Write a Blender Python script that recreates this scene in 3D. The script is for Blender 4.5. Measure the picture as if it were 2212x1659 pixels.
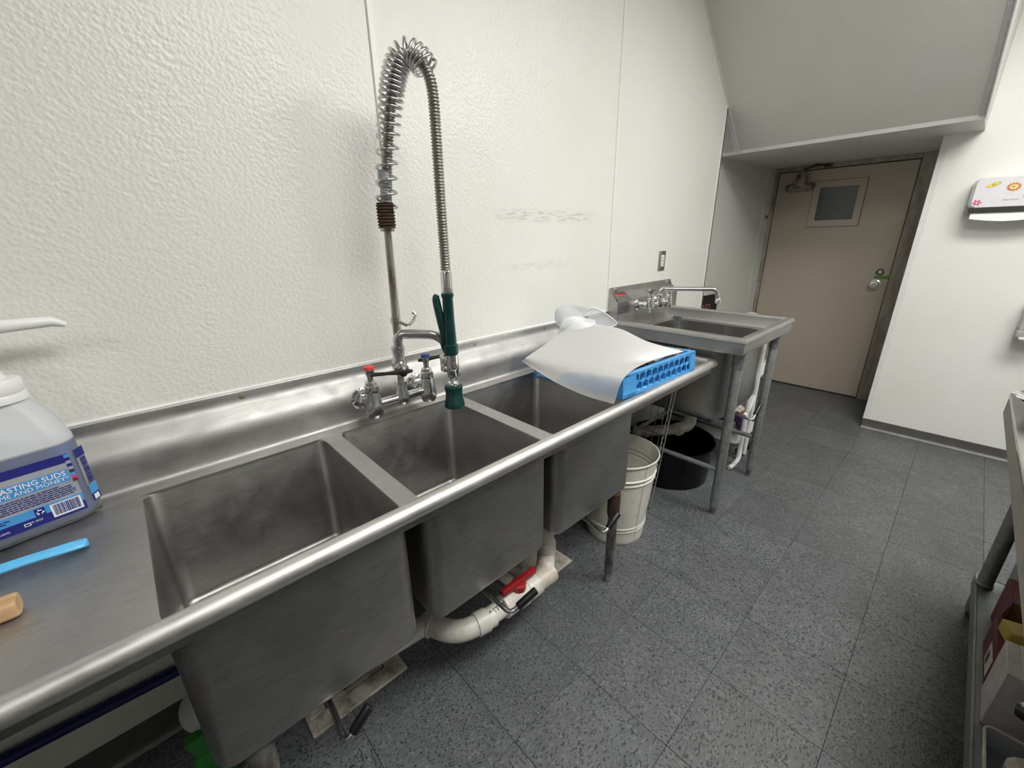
import bpy, bmesh, math, random
from mathutils import Vector, Matrix
random.seed(7)
for o in list(bpy.data.objects): bpy.data.objects.remove(o)
scene = bpy.context.scene
COL = scene.collection
PI = math.pi
U = 0.91            # one modelling unit in metres (door = 0.91 m wide, floor tile = 0.305 m)

# ------------------------------------------------------------------ camera, world, lamps, exposure
cam = bpy.data.cameras.new('camera'); camo = bpy.data.objects.new('camera', cam); COL.objects.link(camo)
cam.sensor_fit = 'HORIZONTAL'; cam.sensor_width = 36.0; cam.lens = 894.35 / 2212 * 36.0
cam.clip_start = 0.02; cam.clip_end = 60
yaw, pitch, roll = math.radians(47.364), math.radians(-19.387), math.radians(-1.0577)
fw = Vector((math.cos(yaw)*math.cos(pitch), math.sin(yaw)*math.cos(pitch), math.sin(pitch)))
r0 = Vector((math.sin(yaw), -math.cos(yaw), 0)); u0 = r0.cross(fw)
rt = math.cos(roll)*r0 + math.sin(roll)*u0; up = -math.sin(roll)*r0 + math.cos(roll)*u0
m = Matrix.Identity(4)
for i in range(3):
    m[i][0], m[i][1], m[i][2] = rt[i], up[i], -fw[i]
camo.matrix_world = Matrix.Translation((0, 0, 1.5*U)) @ m
scene.camera = camo

w = bpy.data.worlds.new('world'); scene.world = w; w.use_nodes = True
w.node_tree.nodes['Background'].inputs[0].default_value = (.8, .85, .9, 1)
w.node_tree.nodes['Background'].inputs[1].default_value = 0.05
scene.view_settings.view_transform = 'Standard'; scene.view_settings.look = 'None'
scene.view_settings.gamma = 1; scene.view_settings.use_curve_mapping = False
scene.view_settings.exposure = 0.09
LAMP_STRENGTH = 18.0
LAMPS = [(0.95, -0.40, .66, .33), (2.50, -0.75, .40, .70), (-2.0, -0.60, .33, .33)]   # x, y, half sizes

# ------------------------------------------------------------------ materials
def nodes(name):
    mt = bpy.data.materials.new(name); mt.use_nodes = True
    nt = mt.node_tree; return mt, nt, nt.nodes['Principled BSDF']
def N(nt, t, **kw):
    n = nt.nodes.new(t)
    for k, v in kw.items():
        if k in n.inputs: n.inputs[k].default_value = v
        else: setattr(n, k, v)
    return n
def coords(nt, scale=(1, 1, 1), kind='Object'):
    tc = N(nt, 'ShaderNodeTexCoord'); mp = N(nt, 'ShaderNodeMapping'); mp.inputs['Scale'].default_value = scale
    nt.links.new(tc.outputs[kind], mp.inputs['Vector']); return mp.outputs['Vector']
def ramp(nt, src, stops):
    r = N(nt, 'ShaderNodeValToRGB'); e = r.color_ramp.elements
    while len(e) < len(stops): e.new(.5)
    for i, (p, c) in enumerate(stops):
        e[i].position = p; e[i].color = (c if len(c) == 4 else (*c, 1)) if isinstance(c, tuple) else (c, c, c, 1)
    nt.links.new(src, r.inputs[0]); return r.outputs[0]
def plain(name, col, rough=.5, metal=0.0, noise=.06, nscale=25, bump=0.0, spec=.5, coat=0):
    mt, nt, b = nodes(name)
    v = coords(nt); n = N(nt, 'ShaderNodeTexNoise', Scale=nscale, Detail=4.0); nt.links.new(v, n.inputs['Vector'])
    lo = tuple(max(0, c*(1-noise*2)) for c in col); hi = tuple(min(1, c*(1+noise*2)) for c in col)
    nt.links.new(ramp(nt, n.outputs[0], [(.3, lo), (.7, hi)]), b.inputs['Base Color'])
    b.inputs['Roughness'].default_value = rough; b.inputs['Metallic'].default_value = metal
    b.inputs['Specular IOR Level'].default_value = spec
    if coat: b.inputs['Coat Weight'].default_value = coat
    if bump:
        bp = N(nt, 'ShaderNodeBump', Strength=bump, Distance=.002); nt.links.new(n.outputs[0], bp.inputs['Height'])
        nt.links.new(bp.outputs[0], b.inputs['Normal'])
    return mt
def steel(name, col, rough, stretch=(3, 60, 60), stain=.25, warm=(.55, .46, .34), bump=.05):
    mt, nt, b = nodes(name)
    v = coords(nt, stretch); n = N(nt, 'ShaderNodeTexNoise', Scale=6.0, Detail=6.0, Roughness=.65); nt.links.new(v, n.inputs['Vector'])
    v2 = coords(nt); n2 = N(nt, 'ShaderNodeTexNoise', Scale=5.0, Detail=5.0, Roughness=.6); nt.links.new(v2, n2.inputs['Vector'])
    n3 = N(nt, 'ShaderNodeTexNoise', Scale=18.0, Detail=6.0, Roughness=.7); nt.links.new(v2, n3.inputs['Vector'])
    base = ramp(nt, n2.outputs[0], [(.3, tuple(c*(1-stain) for c in col)), (.62, col), (.8, tuple(c*.85+w_*.15*c for c, w_ in zip(col, warm)))])
    mx = N(nt, 'ShaderNodeMix', data_type='RGBA', blend_type='MULTIPLY'); mx.inputs[0].default_value = 1.0
    nt.links.new(base, mx.inputs[6]); nt.links.new(ramp(nt, n.outputs[0], [(.3, .80), (.7, 1.0)]), mx.inputs[7])
    nt.links.new(mx.outputs[2], b.inputs['Base Color'])
    nt.links.new(ramp(nt, n3.outputs[0], [(.3, rough*.85), (.7, min(1, rough*1.25))]), b.inputs['Roughness'])
    b.inputs['Metallic'].default_value = 1.0
    bp = N(nt, 'ShaderNodeBump', Strength=bump, Distance=.001); nt.links.new(n.outputs[0], bp.inputs['Height'])
    nt.links.new(bp.outputs[0], b.inputs['Normal'])
    return mt

def wall_mat(name, col, bump=.35, scuffs=()):
    mt, nt, b = nodes(name)
    v = coords(nt)
    vo = N(nt, 'ShaderNodeTexVoronoi', Scale=120.0); vo.feature = 'SMOOTH_F1'; nt.links.new(v, vo.inputs['Vector'])
    nz = N(nt, 'ShaderNodeTexNoise', Scale=75.0, Detail=3.0); nt.links.new(v, nz.inputs['Vector'])
    ad = N(nt, 'ShaderNodeMath', operation='SUBTRACT'); nt.links.new(nz.outputs[0], ad.inputs[0]); nt.links.new(vo.outputs['Distance'], ad.inputs[1])
    bp = N(nt, 'ShaderNodeBump', Strength=bump, Distance=.0025); nt.links.new(ad.outputs[0], bp.inputs['Height'])
    nt.links.new(bp.outputs[0], b.inputs['Normal'])
    n2 = N(nt, 'ShaderNodeTexNoise', Scale=1.6, Detail=5.0); nt.links.new(v, n2.inputs['Vector'])
    colr = ramp(nt, n2.outputs[0], [(.25, tuple(c*f for c, f in zip(col, (.93, .93, .89)))), (.7, col)])
    geo = N(nt, 'ShaderNodeTexCoord'); sx = N(nt, 'ShaderNodeSeparateXYZ'); nt.links.new(geo.outputs['Object'], sx.inputs[0])
    for (ax, a0, a1, z0, z1, dark) in scuffs:
        # a smudge mark: window in position times streaky noise
        def win(src, lo, hi, soft):
            mr = N(nt, 'ShaderNodeMapRange'); mr.interpolation_type = 'SMOOTHSTEP'
            mr.inputs[1].default_value = lo-soft; mr.inputs[2].default_value = lo+soft; nt.links.new(src, mr.inputs[0])
            mr2 = N(nt, 'ShaderNodeMapRange'); mr2.interpolation_type = 'SMOOTHSTEP'
            mr2.inputs[1].default_value = hi+soft; mr2.inputs[2].default_value = hi-soft; nt.links.new(src, mr2.inputs[0])
            mm = N(nt, 'ShaderNodeMath', operation='MULTIPLY'); nt.links.new(mr.outputs[0], mm.inputs[0]); nt.links.new(mr2.outputs[0], mm.inputs[1]); return mm.outputs[0]
        wx = win(sx.outputs[ax], a0, a1, .06); wz = win(sx.outputs[2], z0, z1, .012)
        mm = N(nt, 'ShaderNodeMath', operation='MULTIPLY'); nt.links.new(wx, mm.inputs[0]); nt.links.new(wz, mm.inputs[1])
        st = N(nt, 'ShaderNodeTexNoise', Scale=8.0, Detail=8.0, Roughness=.8); nt.links.new(coords(nt, (2, 2, 12)), st.inputs['Vector'])
        k = ramp(nt, st.outputs[0], [(.47, 0.0), (.66, dark)])
        m3 = N(nt, 'ShaderNodeMath', operation='MULTIPLY'); nt.links.new(k, m3.inputs[0]); nt.links.new(mm.outputs[0], m3.inputs[1])
        mx = N(nt, 'ShaderNodeMix', data_type='RGBA'); nt.links.new(m3.outputs[0], mx.inputs[0]); nt.links.new(colr, mx.inputs[6])
        mx.inputs[7].default_value = (.12, .11, .09, 1); colr = mx.outputs[2]
    nt.links.new(colr, b.inputs['Base Color'])
    b.inputs['Roughness'].default_value = .38
    return mt

def floor_mat():
    mt, nt, b = nodes('vinyl composition tile')
    info = N(nt, 'ShaderNodeObjectInfo')
    tc = N(nt, 'ShaderNodeTexCoord')
    off = N(nt, 'ShaderNodeVectorMath', operation='SCALE'); off.inputs[0].default_value = (37.0, 19.0, 11.0); nt.links.new(info.outputs['Random'], off.inputs['Scale'])
    ad = N(nt, 'ShaderNodeVectorMath', operation='ADD'); nt.links.new(tc.outputs['Object'], ad.inputs[0]); nt.links.new(off.outputs[0], ad.inputs[1])
    def noise(scale, stretch, det=2.0, rough=.5):
        mp = N(nt, 'ShaderNodeMapping'); mp.inputs['Scale'].default_value = stretch; nt.links.new(ad.outputs[0], mp.inputs['Vector'])
        n = N(nt, 'ShaderNodeTexNoise', Scale=scale, Detail=det, Roughness=rough); nt.links.new(mp.outputs[0], n.inputs['Vector']); return n.outputs[0]
    base = ramp(nt, noise(9, (1, 1, 1), 5), [(.3, (.092, .096, .101)), (.7, (.124, .129, .134))])
    chips = ramp(nt, noise(225, (1, .50, 1), 1.0), [(.580, 0.0), (.625, 1.0)])
    light = ramp(nt, noise(120, (1, .5, 1), 1.5), [(.57, 0.0), (.66, .5)])
    m1 = N(nt, 'ShaderNodeMix', data_type='RGBA'); nt.links.new(light, m1.inputs[0]); nt.links.new(base, m1.inputs[6]); m1.inputs[7].default_value = (.20, .205, .205, 1)
    m2 = N(nt, 'ShaderNodeMix', data_type='RGBA'); nt.links.new(chips, m2.inputs[0]); nt.links.new(m1.outputs[2], m2.inputs[6]); m2.inputs[7].default_value = (.030, .032, .036, 1)
    # a slight tone difference from tile to tile
    tone = N(nt, 'ShaderNodeMapRange'); tone.inputs[3].default_value = .93; tone.inputs[4].default_value = 1.06; nt.links.new(info.outputs['Random'], tone.inputs[0])
    m3 = N(nt, 'ShaderNodeVectorMath', operation='SCALE'); nt.links.new(m2.outputs[2], m3.inputs[0]); nt.links.new(tone.outputs[0], m3.inputs['Scale'])
    nt.links.new(m3.outputs[0], b.inputs['Base Color'])
    nt.links.new(ramp(nt, noise(30, (1, 1, 1), 4), [(.3, .36), (.7, .50)]), b.inputs['Roughness'])
    bp = N(nt, 'ShaderNodeBump', Strength=.12, Distance=.001); nt.links.new(noise(40, (1, 1, 1), 4), bp.inputs['Height']); nt.links.new(bp.outputs[0], b.inputs['Normal'])
    return mt

def film_mat(name, col, alpha, rough=.35, tl_mix=.45, wet=None):
    """frosted plastic: part clear, part translucent/diffuse, glossy on top"""
    mt = bpy.data.materials.new(name); mt.use_nodes = True; nt = mt.node_tree; nt.nodes.clear()
    out = N(nt, 'ShaderNodeOutputMaterial')
    df = N(nt, 'ShaderNodeBsdfDiffuse'); df.inputs[0].default_value = (*col, 1)
    tl = N(nt, 'ShaderNodeBsdfTranslucent'); tl.inputs[0].default_value = (*col, 1)
    tr = N(nt, 'ShaderNodeBsdfTransparent'); gl = N(nt, 'ShaderNodeBsdfGlossy'); gl.inputs['Roughness'].default_value = rough
    n = N(nt, 'ShaderNodeTexNoise', Scale=14.0, Detail=3.0); nt.links.new(coords(nt), n.inputs['Vector'])
    m1 = N(nt, 'ShaderNodeMixShader'); m1.inputs[0].default_value = tl_mix; nt.links.new(df.outputs[0], m1.inputs[1]); nt.links.new(tl.outputs[0], m1.inputs[2])
    av_ = ramp(nt, n.outputs[0], [(.3, alpha*.93), (.7, min(1, alpha*1.05))])
    if wet:      # clearer where liquid wets the wall from inside
        sx = N(nt, 'ShaderNodeSeparateXYZ'); tc = N(nt, 'ShaderNodeTexCoord'); nt.links.new(tc.outputs['Object'], sx.inputs[0])
        mr = N(nt, 'ShaderNodeMapRange'); mr.inputs[1].default_value = wet[0]-.003; mr.inputs[2].default_value = wet[0]+.003; mr.inputs[3].default_value = wet[1]; mr.inputs[4].default_value = alpha
        nt.links.new(sx.outputs[2], mr.inputs[0]); av_ = mr.outputs[0]
    m2 = N(nt, 'ShaderNodeMixShader'); nt.links.new(av_, m2.inputs[0]); nt.links.new(tr.outputs[0], m2.inputs[1]); nt.links.new(m1.outputs[0], m2.inputs[2])
    fr = N(nt, 'ShaderNodeFresnel', IOR=1.45); m3 = N(nt, 'ShaderNodeMixShader'); nt.links.new(fr.outputs[0], m3.inputs[0]); nt.links.new(m2.outputs[0], m3.inputs[1]); nt.links.new(gl.outputs[0], m3.inputs[2])
    nt.links.new(m3.outputs[0], out.inputs[0]); return mt
def emit_mat(name, col, s):
    mt = bpy.data.materials.new(name); mt.use_nodes = True; nt = mt.node_tree; nt.nodes.clear()
    out = N(nt, 'ShaderNodeOutputMaterial'); e = N(nt, 'ShaderNodeEmission'); e.inputs[0].default_value = (*col, 1); e.inputs[1].default_value = s
    nt.links.new(e.outputs[0], out.inputs[0]); return mt
def patchy(name, col, col2, scale, lo, hi, rough=.6, metal=0.0, stretch=(1, 1, 1), bump=.2):
    mt, nt, b = nodes(name)
    n = N(nt, 'ShaderNodeTexNoise', Scale=scale, Detail=6.0, Roughness=.65); nt.links.new(coords(nt, stretch), n.inputs['Vector'])
    nt.links.new(ramp(nt, n.outputs[0], [(lo, col), (hi, col2)]), b.inputs['Base Color'])
    b.inputs['Roughness'].default_value = rough; b.inputs['Metallic'].default_value = metal
    bp = N(nt, 'ShaderNodeBump', Strength=bump, Distance=.001); nt.links.new(n.outputs[0], bp.inputs['Height']); nt.links.new(bp.outputs[0], b.inputs['Normal'])
    return mt

M = {}
M['wall'] = wall_mat('pebbled wall panel', (.80, .795, .755), .62, scuffs=[(0, 1.15, 1.75, 1.43, 1.475, .55), (0, 1.2, 1.58, 1.235, 1.265, .3)])
M['wall_smooth'] = wall_mat('painted wall panel', (.86, .865, .84), .10)
M['wall_dark'] = wall_mat('darkened unseen wall', (.30, .30, .29), .10)  # unseen walls, darkened to cut bounce light and darken the steel reflections
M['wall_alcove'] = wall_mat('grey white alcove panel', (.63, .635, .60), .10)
M['slope'] = wall_mat('sloped ceiling panel', (.70, .70, .665), .10)
M['batten'] = plain('white plastic batten', (.80, .80, .75), .35, noise=.02)
M['trim'] = plain('white corner trim', (.78, .78, .76), .35, noise=.02)
M['edge_trim'] = plain('grey edge trim', (.56, .55, .55), .4, noise=.04)
M['ceiling'] = plain('ceiling paint', (.78, .78, .75), .8, noise=.02)
M['tile'] = floor_mat()
M['grout'] = plain('tile joint', (.03, .03, .03), .8)
M['base'] = plain('grey rubber cove base', (.085, .082, .078), .45, noise=.05)
M['base_toe'] = plain('lighter base toe', (.30, .29, .28), .5, noise=.1)  # toe strip in a lighter tone than the rest of the base
M['steel'] = steel('brushed stainless steel', (.54, .53, .515), .50, stain=.16)
M['steel_v'] = steel('dull stainless bowl', (.46, .45, .435), .38, (4, 60, 30), .22, bump=.08)
M['steel_rim'] = steel('polished rolled rim', (.76, .75, .73), .46, (1.5, 20, 20), .10, bump=.0)
M['chrome'] = steel('worn chrome', (.74, .74, .74), .22, (20, 20, 20), .2)
M['chrome_bright'] = plain('bright chrome', (.80, .80, .80), .09, 1.0, noise=.02)
M['galv'] = patchy('galvanised leg', (.27, .29, .29), (.40, .42, .42), 40, .35, .65, .5, .8, bump=.1)
M['rust_pipe'] = patchy('tarnished riser pipe', (.20, .14, .08), (.44, .42, .38), 10, .33, .55, .35, .9, (4, 4, 1.2), .1)
M['rust'] = patchy('rusted coil', (.035, .020, .014), (.085, .045, .028), 60, .35, .65, .85, .2)
M['old_leg'] = patchy('rusted steel leg', (.085, .070, .060), (.20, .20, .195), 14, .34, .55, .6, .5, (2, 2, .8), .3)
M['black'] = plain('black rubber grip', (.008, .008, .009), .35)
M['black_tub'] = plain('black moulded plastic', (.0025, .0025, .003), .22, spec=.25)
M['pvc'] = patchy('grubby white plastic pipe', (.34, .29, .23), (.62, .60, .55), 12, .25, .50, .35, 0, bump=.02)
M['pvc_dull'] = patchy('stained white plastic pipe', (.34, .27, .20), (.66, .62, .55), 12, .3, .6, .4, 0, bump=.02)
M['print'] = plain('dark print', (.03, .03, .035), .6)
M['red'] = plain('red plastic', (.30, .010, .014), .4)
M['red_cap'] = plain('red index cap', (.75, .05, .04), .4)
M['blue_cap'] = plain('blue index cap', (.05, .08, .28), .4)
M['green_dark'] = plain('dark green enamel', (.006, .040, .036), .22, noise=.1)
M['rack'] = plain('bright blue plastic', (.06, .30, .66), .35, noise=.04)
M['hose_blue'] = plain('dark blue hose', (.006, .012, .12), .35)
M['brush_blue'] = plain('light blue plastic', (.13, .52, .88), .35, noise=.05)
M['wood'] = patchy('pale wooden handle', (.42, .24, .11), (.66, .45, .25), 7, .35, .65, .5, 0, (1, 12, 12), .2)
M['sheet'] = film_mat('frosted flexible sheet', (.98, .99, .985), .50, rough=.6, tl_mix=.06)
M['roll'] = film_mat('frosted rolled sheet', (.88, .90, .93), .66, tl_mix=.25)
M['bin_clear'] = film_mat('cloudy plastic bin', (.55, .60, .64), .7)
M['jug'] = film_mat('frosted jug plastic', (.92, .94, .97), .92, tl_mix=.3, wet=(.196*U, .22))
M['soap'] = plain('blue detergent', (.045, .10, .36), .35, noise=.04)
M['white_plastic'] = plain('white plastic', (.82, .82, .82), .35, noise=.02)
M['white_dispenser'] = plain('glossy white cover', (.78, .77, .80), .25, noise=.01)
M['grey_plastic'] = plain('grey plastic housing', (.36, .36, .36), .4)
M['dark_band'] = plain('smoked dark band', (.05, .05, .045), .2)
M['paper'] = plain('white paper towel', (.85, .85, .82), .9, noise=.02)
M['can'] = plain('cream enamelled metal', (.66, .65, .57), .32, noise=.03)
M['door'] = wall_mat('taupe door paint', (.47, .405, .34), .06, scuffs=[(1, .60, .97, .727, .75, .95)])
M['door_frame'] = patchy('worn taupe door frame', (.24, .205, .17), (.40, .36, .31), 6, .35, .65, .5, 0, (3, 3, .8), .15)
M['gap'] = plain('dark gap', (.008, .007, .006), .9)
M['door_glass'] = plain('dark window glass', (.055, .062, .065), .12, noise=.15, nscale=3)
M['closer'] = patchy('grimy bronze closer', (.10, .075, .055), (.36, .31, .25), 18, .35, .62, .45, .3)
M['closer_dark'] = plain('greasy dark arm', (.035, .028, .02), .45)
M['knob'] = plain('satin steel knob', (.78, .76, .74), .22, .9, noise=.03)
M['green_tape'] = plain('green tape', (.10, .27, .035), .7)
M['navy'] = plain('navy label ink', (.012, .015, .20), .4, noise=.02)
M['sky'] = plain('light blue label ink', (.07, .32, .70), .4, noise=.02)
M['silver'] = plain('silver grey label', (.36, .38, .42), .35, noise=.05)
M['ink_white'] = plain('white label ink', (.88, .88, .90), .5, noise=.01)
M['pink'] = plain('pink label ink', (.65, .08, .28), .5)
M['orange'] = plain('orange sticker', (.62, .16, .04), .5)
M['yellow'] = plain('yellow sticker', (.86, .72, .10), .5)
M['cream'] = plain('pale orange sticker', (.93, .66, .28), .5)
M['berry'] = plain('brown sticker', (.22, .08, .04), .5)
M['olive'] = plain('olive sticker', (.32, .27, .04), .5)
M['plate_steel'] = plain('satin steel plate', (.34, .34, .33), .35, .9)
M['drain_white'] = patchy('dirty white floor sink', (.16, .12, .08), (.56, .53, .46), 16, .32, .56, .6, 0)
M['sign'] = plain('black chalkboard', (.010, .010, .010), .7)
M['chalk'] = plain('pink chalk', (.35, .10, .14), .8)
M['green_bottle'] = plain('green plastic', (.015, .15, .02), .35)
M['dim_white'] = plain('off white plastic', (.50, .50, .47), .45)
M['purple'] = plain('purple carton', (.055, .012, .09), .5)
M['navy_box'] = plain('navy carton', (.02, .03, .12), .5)
M['mag'] = patchy('printed magazine cover', (.45, .36, .28), (.75, .72, .66), 30, .4, .6, .5)
M['maroon'] = plain('maroon carton', (.11, .014, .022), .55)
M['tan_print'] = plain('tan printed carton', (.20, .10, .045), .55)
M['yellow_pack'] = plain('yellow carton', (.42, .32, .06), .6)
M['white_card'] = plain('white cardboard', (.50, .46, .45), .7)
M['cream_card'] = plain('cream card', (.58, .54, .47), .7)
M['shelf_steel'] = steel('grey shelf steel', (.42, .44, .43), .5)
M['yellow_box'] = plain('pale yellow tub', (.92, .62, .12), .5)
M['dark_steel'] = plain('dark steel pan', (.05, .05, .05), .3, .7)
M['brown_tag'] = plain('mustard cloth', (.40, .20, .04), .8)
M['lamp_frame'] = plain('lamp housing', (.8, .8, .8), .4)
M['diffuser'] = emit_mat('lamp diffuser', (1.0, .99, .95), LAMP_STRENGTH)
M['table_steel'] = steel('mirror table top', (.55, .53, .50), .12)
M['beige'] = plain('beige edge band', (.40, .37, .32), .5)

# ------------------------------------------------------------------ geometry helpers (all in units of U)
def V(*a): return Vector(a)
def new(): return bmesh.new()
def obj(name, bm, mat, parent=None, origin=None, smooth=True, angle=40, kind=None, label=None, fix=True):
    """link a bmesh (given in scene units) as ONE mesh object; its origin is its parent's, or `origin`"""
    if fix: bmesh.ops.recalc_face_normals(bm, faces=bm.faces)
    o0 = Vector(origin) if origin is not None else (Vector(parent['_o']) if parent is not None and '_o' in parent else Vector((0, 0, 0)))
    for v in bm.verts: v.co = (v.co - o0) * U
    me = bpy.data.meshes.new(name); bm.to_mesh(me); bm.free()
    me.materials.append(M[mat] if isinstance(mat, str) else mat)
    if smooth:
        me.polygons.foreach_set('use_smooth', [True]*len(me.polygons)); me.set_sharp_from_angle(angle=math.radians(angle))
    o = bpy.data.objects.new(name, me); COL.objects.link(o)
    if parent is not None:
        o.parent = parent; o.location = (o0 - Vector(parent['_o'])) * U
    else: o.location = o0 * U
    o['_o'] = tuple(o0)
    if kind: o['kind'] = kind
    if label: o['label'] = label
    return o
def thing(name, label, cat, loc, group=None):
    o = bpy.data.objects.new(name, None); COL.objects.link(o); o.empty_display_size = .05
    o.location = Vector(loc)*U; o['_o'] = tuple(loc); o['label'] = label; o['category'] = cat
    if group: o['group'] = group
    return o
def tag(o, label, cat, group=None):
    o['label'] = label; o['category'] = cat
    if group: o['group'] = group
    return o
def struct(name, bm, mat, parent=None, **k):
    return obj(name, bm, mat, parent, kind='structure', **k)
def box(bm, x0, x1, y0, y1, z0, z1, bev=0, seg=2, mat=None):
    r = bmesh.ops.create_cube(bm, size=1.0); vs = r['verts']
    for v in vs:
        v.co = Vector((x0+(v.co.x+.5)*(x1-x0), y0+(v.co.y+.5)*(y1-y0), z0+(v.co.z+.5)*(z1-z0)))
    es = list({e for v in vs for e in v.link_edges})
    if bev > 0:
        rb = bmesh.ops.bevel(bm, geom=es, offset=bev, segments=seg, profile=.5, affect='EDGES')
        vs = list({v for f in rb['faces'] for v in f.verts} | {v for v in vs if v.is_valid})
    if mat is not None:
        for v in vs: v.co = mat @ v.co
    return vs
def frame_of(d, hint=None):
    d = d.normalized(); h = hint or (V(0, 0, 1) if abs(d.z) < .9 else V(1, 0, 0))
    a = h.cross(d).normalized(); b = d.cross(a); return a, b
def tube(bm, pts, r, seg=12, caps=True, closed=False):
    pts = [Vector(p) for p in pts]; n = len(pts); rings = []
    a = None
    for i, p in enumerate(pts):
        if closed: d = pts[(i+1) % n] - pts[i-1]
        else: d = pts[min(i+1, n-1)] - pts[max(i-1, 0)]
        d.normalize()
        if a is None: a, b = frame_of(d)
        else:
            a = (a - d*a.dot(d)).normalized(); b = d.cross(a)
        rr = r[i] if isinstance(r, (list, tuple)) else r
        rings.append([bm.verts.new(p + (a*math.cos(2*PI*k/seg) + b*math.sin(2*PI*k/seg))*rr) for k in range(seg)])
    for i in range(n if closed else n-1):
        q, s = rings[i], rings[(i+1) % n]
        for k in range(seg): bm.faces.new((q[k], q[(k+1) % seg], s[(k+1) % seg], s[k]))
    if caps and not closed:
        bm.faces.new(rings[0][::-1]); bm.faces.new(rings[-1])
    return rings
def fillet(pts, rad, n=6):
    pts = [Vector(p) for p in pts]; out = [pts[0]]
    for i in range(1, len(pts)-1):
        p = pts[i]; a = (pts[i-1]-p); b = (pts[i+1]-p); r = min(rad, a.length*.48, b.length*.48)
        s, e = p + a.normalized()*r, p + b.normalized()*r
        for k in range(n+1):
            t = k/n; out.append(s*(1-t)**2 + p*2*t*(1-t) + e*t*t)
    out.append(pts[-1]); return out
def catmull(pts, n=8):
    pts = [Vector(p) for p in pts]; P = [pts[0]*2-pts[1]] + pts + [pts[-1]*2-pts[-2]]; out = []
    for i in range(1, len(P)-2):
        a, b, c, d = P[i-1:i+3]
        for k in range(n):
            t = k/n
            out.append(.5*((2*b) + (c-a)*t + (2*a-5*b+4*c-d)*t*t + (-a+3*b-3*c+d)*t**3))
    out.append(pts[-1]); return out
def lathe(bm, prof, base, axis=(0, 0, 1), seg=24, cap0=True, cap1=True, closed=False):
    """prof: [(radius, height along axis)]"""
    ax = Vector(axis).normalized(); a, b = frame_of(ax); base = Vector(base); rings = []
    for (r, h) in prof:
        rings.append([bm.verts.new(base + ax*h + (a*math.cos(2*PI*k/seg)+b*math.sin(2*PI*k/seg))*max(r, 1e-5)) for k in range(seg)])
    L = len(rings)
    for i in range(L if closed else L-1):
        q, s = rings[i], rings[(i+1) % L]
        for k in range(seg): bm.faces.new((q[k], q[(k+1) % seg], s[(k+1) % seg], s[k]))
    if not closed:
        if cap0: bm.faces.new(rings[0][::-1])
        if cap1: bm.faces.new(rings[-1])
    return rings
def rr(x0, x1, y0, y1, r, n=5):
    """rounded rectangle as (x, y) points, anticlockwise"""
    out = []
    for cx, cy, a0 in ((x1-r, y1-r, 0), (x0+r, y1-r, PI/2), (x0+r, y0+r, PI), (x1-r, y0+r, 1.5*PI)):
        for k in range(n+1):
            a = a0 + PI/2*k/n; out.append((cx+r*math.cos(a), cy+r*math.sin(a)))
    return out
def loops(bm, rings, cap0=False, cap1=False):
    vs = [[bm.verts.new(p) for p in r] for r in rings]
    for q, s in zip(vs, vs[1:]):
        n = len(q)
        for k in range(n): bm.faces.new((q[k], q[(k+1) % n], s[(k+1) % n], s[k]))
    if cap0: bm.faces.new(vs[0][::-1])
    if cap1: bm.faces.new(vs[-1])
    return vs
def prism(bm, poly, axis, a0, a1):
    """extrude a closed 2D polygon; axis 'x': poly=(y,z), 'y': poly=(x,z), 'z': poly=(x,y)"""
    def P(p, a): return {'x': V(a, p[0], p[1]), 'y': V(p[0], a, p[1]), 'z': V(p[0], p[1], a)}[axis]
    return loops(bm, [[P(p, a0) for p in poly], [P(p, a1) for p in poly]], True, True)
def fil2(poly, rad, n=4):
    """fillet an open 2D polyline"""
    return [(p.x, p.y) for p in fillet([V(a, b, 0) for a, b in poly], rad, n)]
def band(poly, t):
    """closed outline of an open 2D polyline thickened by t to its left"""
    out = []
    for i, p in enumerate(poly):
        a = Vector(poly[max(i-1, 0)]); b = Vector(poly[min(i+1, len(poly)-1)]); d = (b-a).normalized()
        out.append((p[0]-d.y*t, p[1]+d.x*t))
    return list(poly) + out[::-1]
def patch(bm, o, ex, ey, x0, x1, y0, y1, t=.0006):
    """thin rectangle lying on a plane given by origin o and axes ex, ey"""
    ex, ey = Vector(ex).normalized(), Vector(ey).normalized(); n = ex.cross(ey); o = Vector(o)
    lo = [o+ex*a+ey*b for a, b in ((x0, y0), (x1, y0), (x1, y1), (x0, y1))]
    loops(bm, [lo, [p+n*t for p in lo]], True, True)
def shape2(bm, o, ex, ey, pts, t=.0006, off=0):
    ex, ey = Vector(ex).normalized(), Vector(ey).normalized(); n = ex.cross(ey); o = Vector(o)+n*off
    lo = [o+ex*a+ey*b for a, b in pts]
    loops(bm, [lo, [p+n*t for p in lo]], True, True)
def text(name, s, size, o, ex, ey, mat, parent, squash=1.0, align='LEFT', off=.0012, bold=0.0, shear=0.0):
    """flat lettering on the plane (o, ex, ey)"""
    cu = bpy.data.curves.new('t', 'FONT'); cu.body = s; cu.size = 1.0; cu.align_x = align; cu.extrude = .01; cu.offset = bold; cu.shear = shear
    cu.resolution_u = 2
    to = bpy.data.objects.new('t', cu); COL.objects.link(to)
    dg = bpy.context.evaluated_depsgraph_get(); me = bpy.data.meshes.new_from_object(to.evaluated_get(dg))
    bpy.data.objects.remove(to); bpy.data.curves.remove(cu)
    bm = new(); bm.from_mesh(me); bpy.data.meshes.remove(me)
    ex, ey = Vector(ex).normalized(), Vector(ey).normalized(); n = ex.cross(ey); o = Vector(o)
    for v in bm.verts: v.co = o + ex*v.co.x*size*squash + ey*v.co.y*size + n*(v.co.z*size*.3 + off)
    return obj(name, bm, mat, parent, smooth=False, fix=False)

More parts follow.
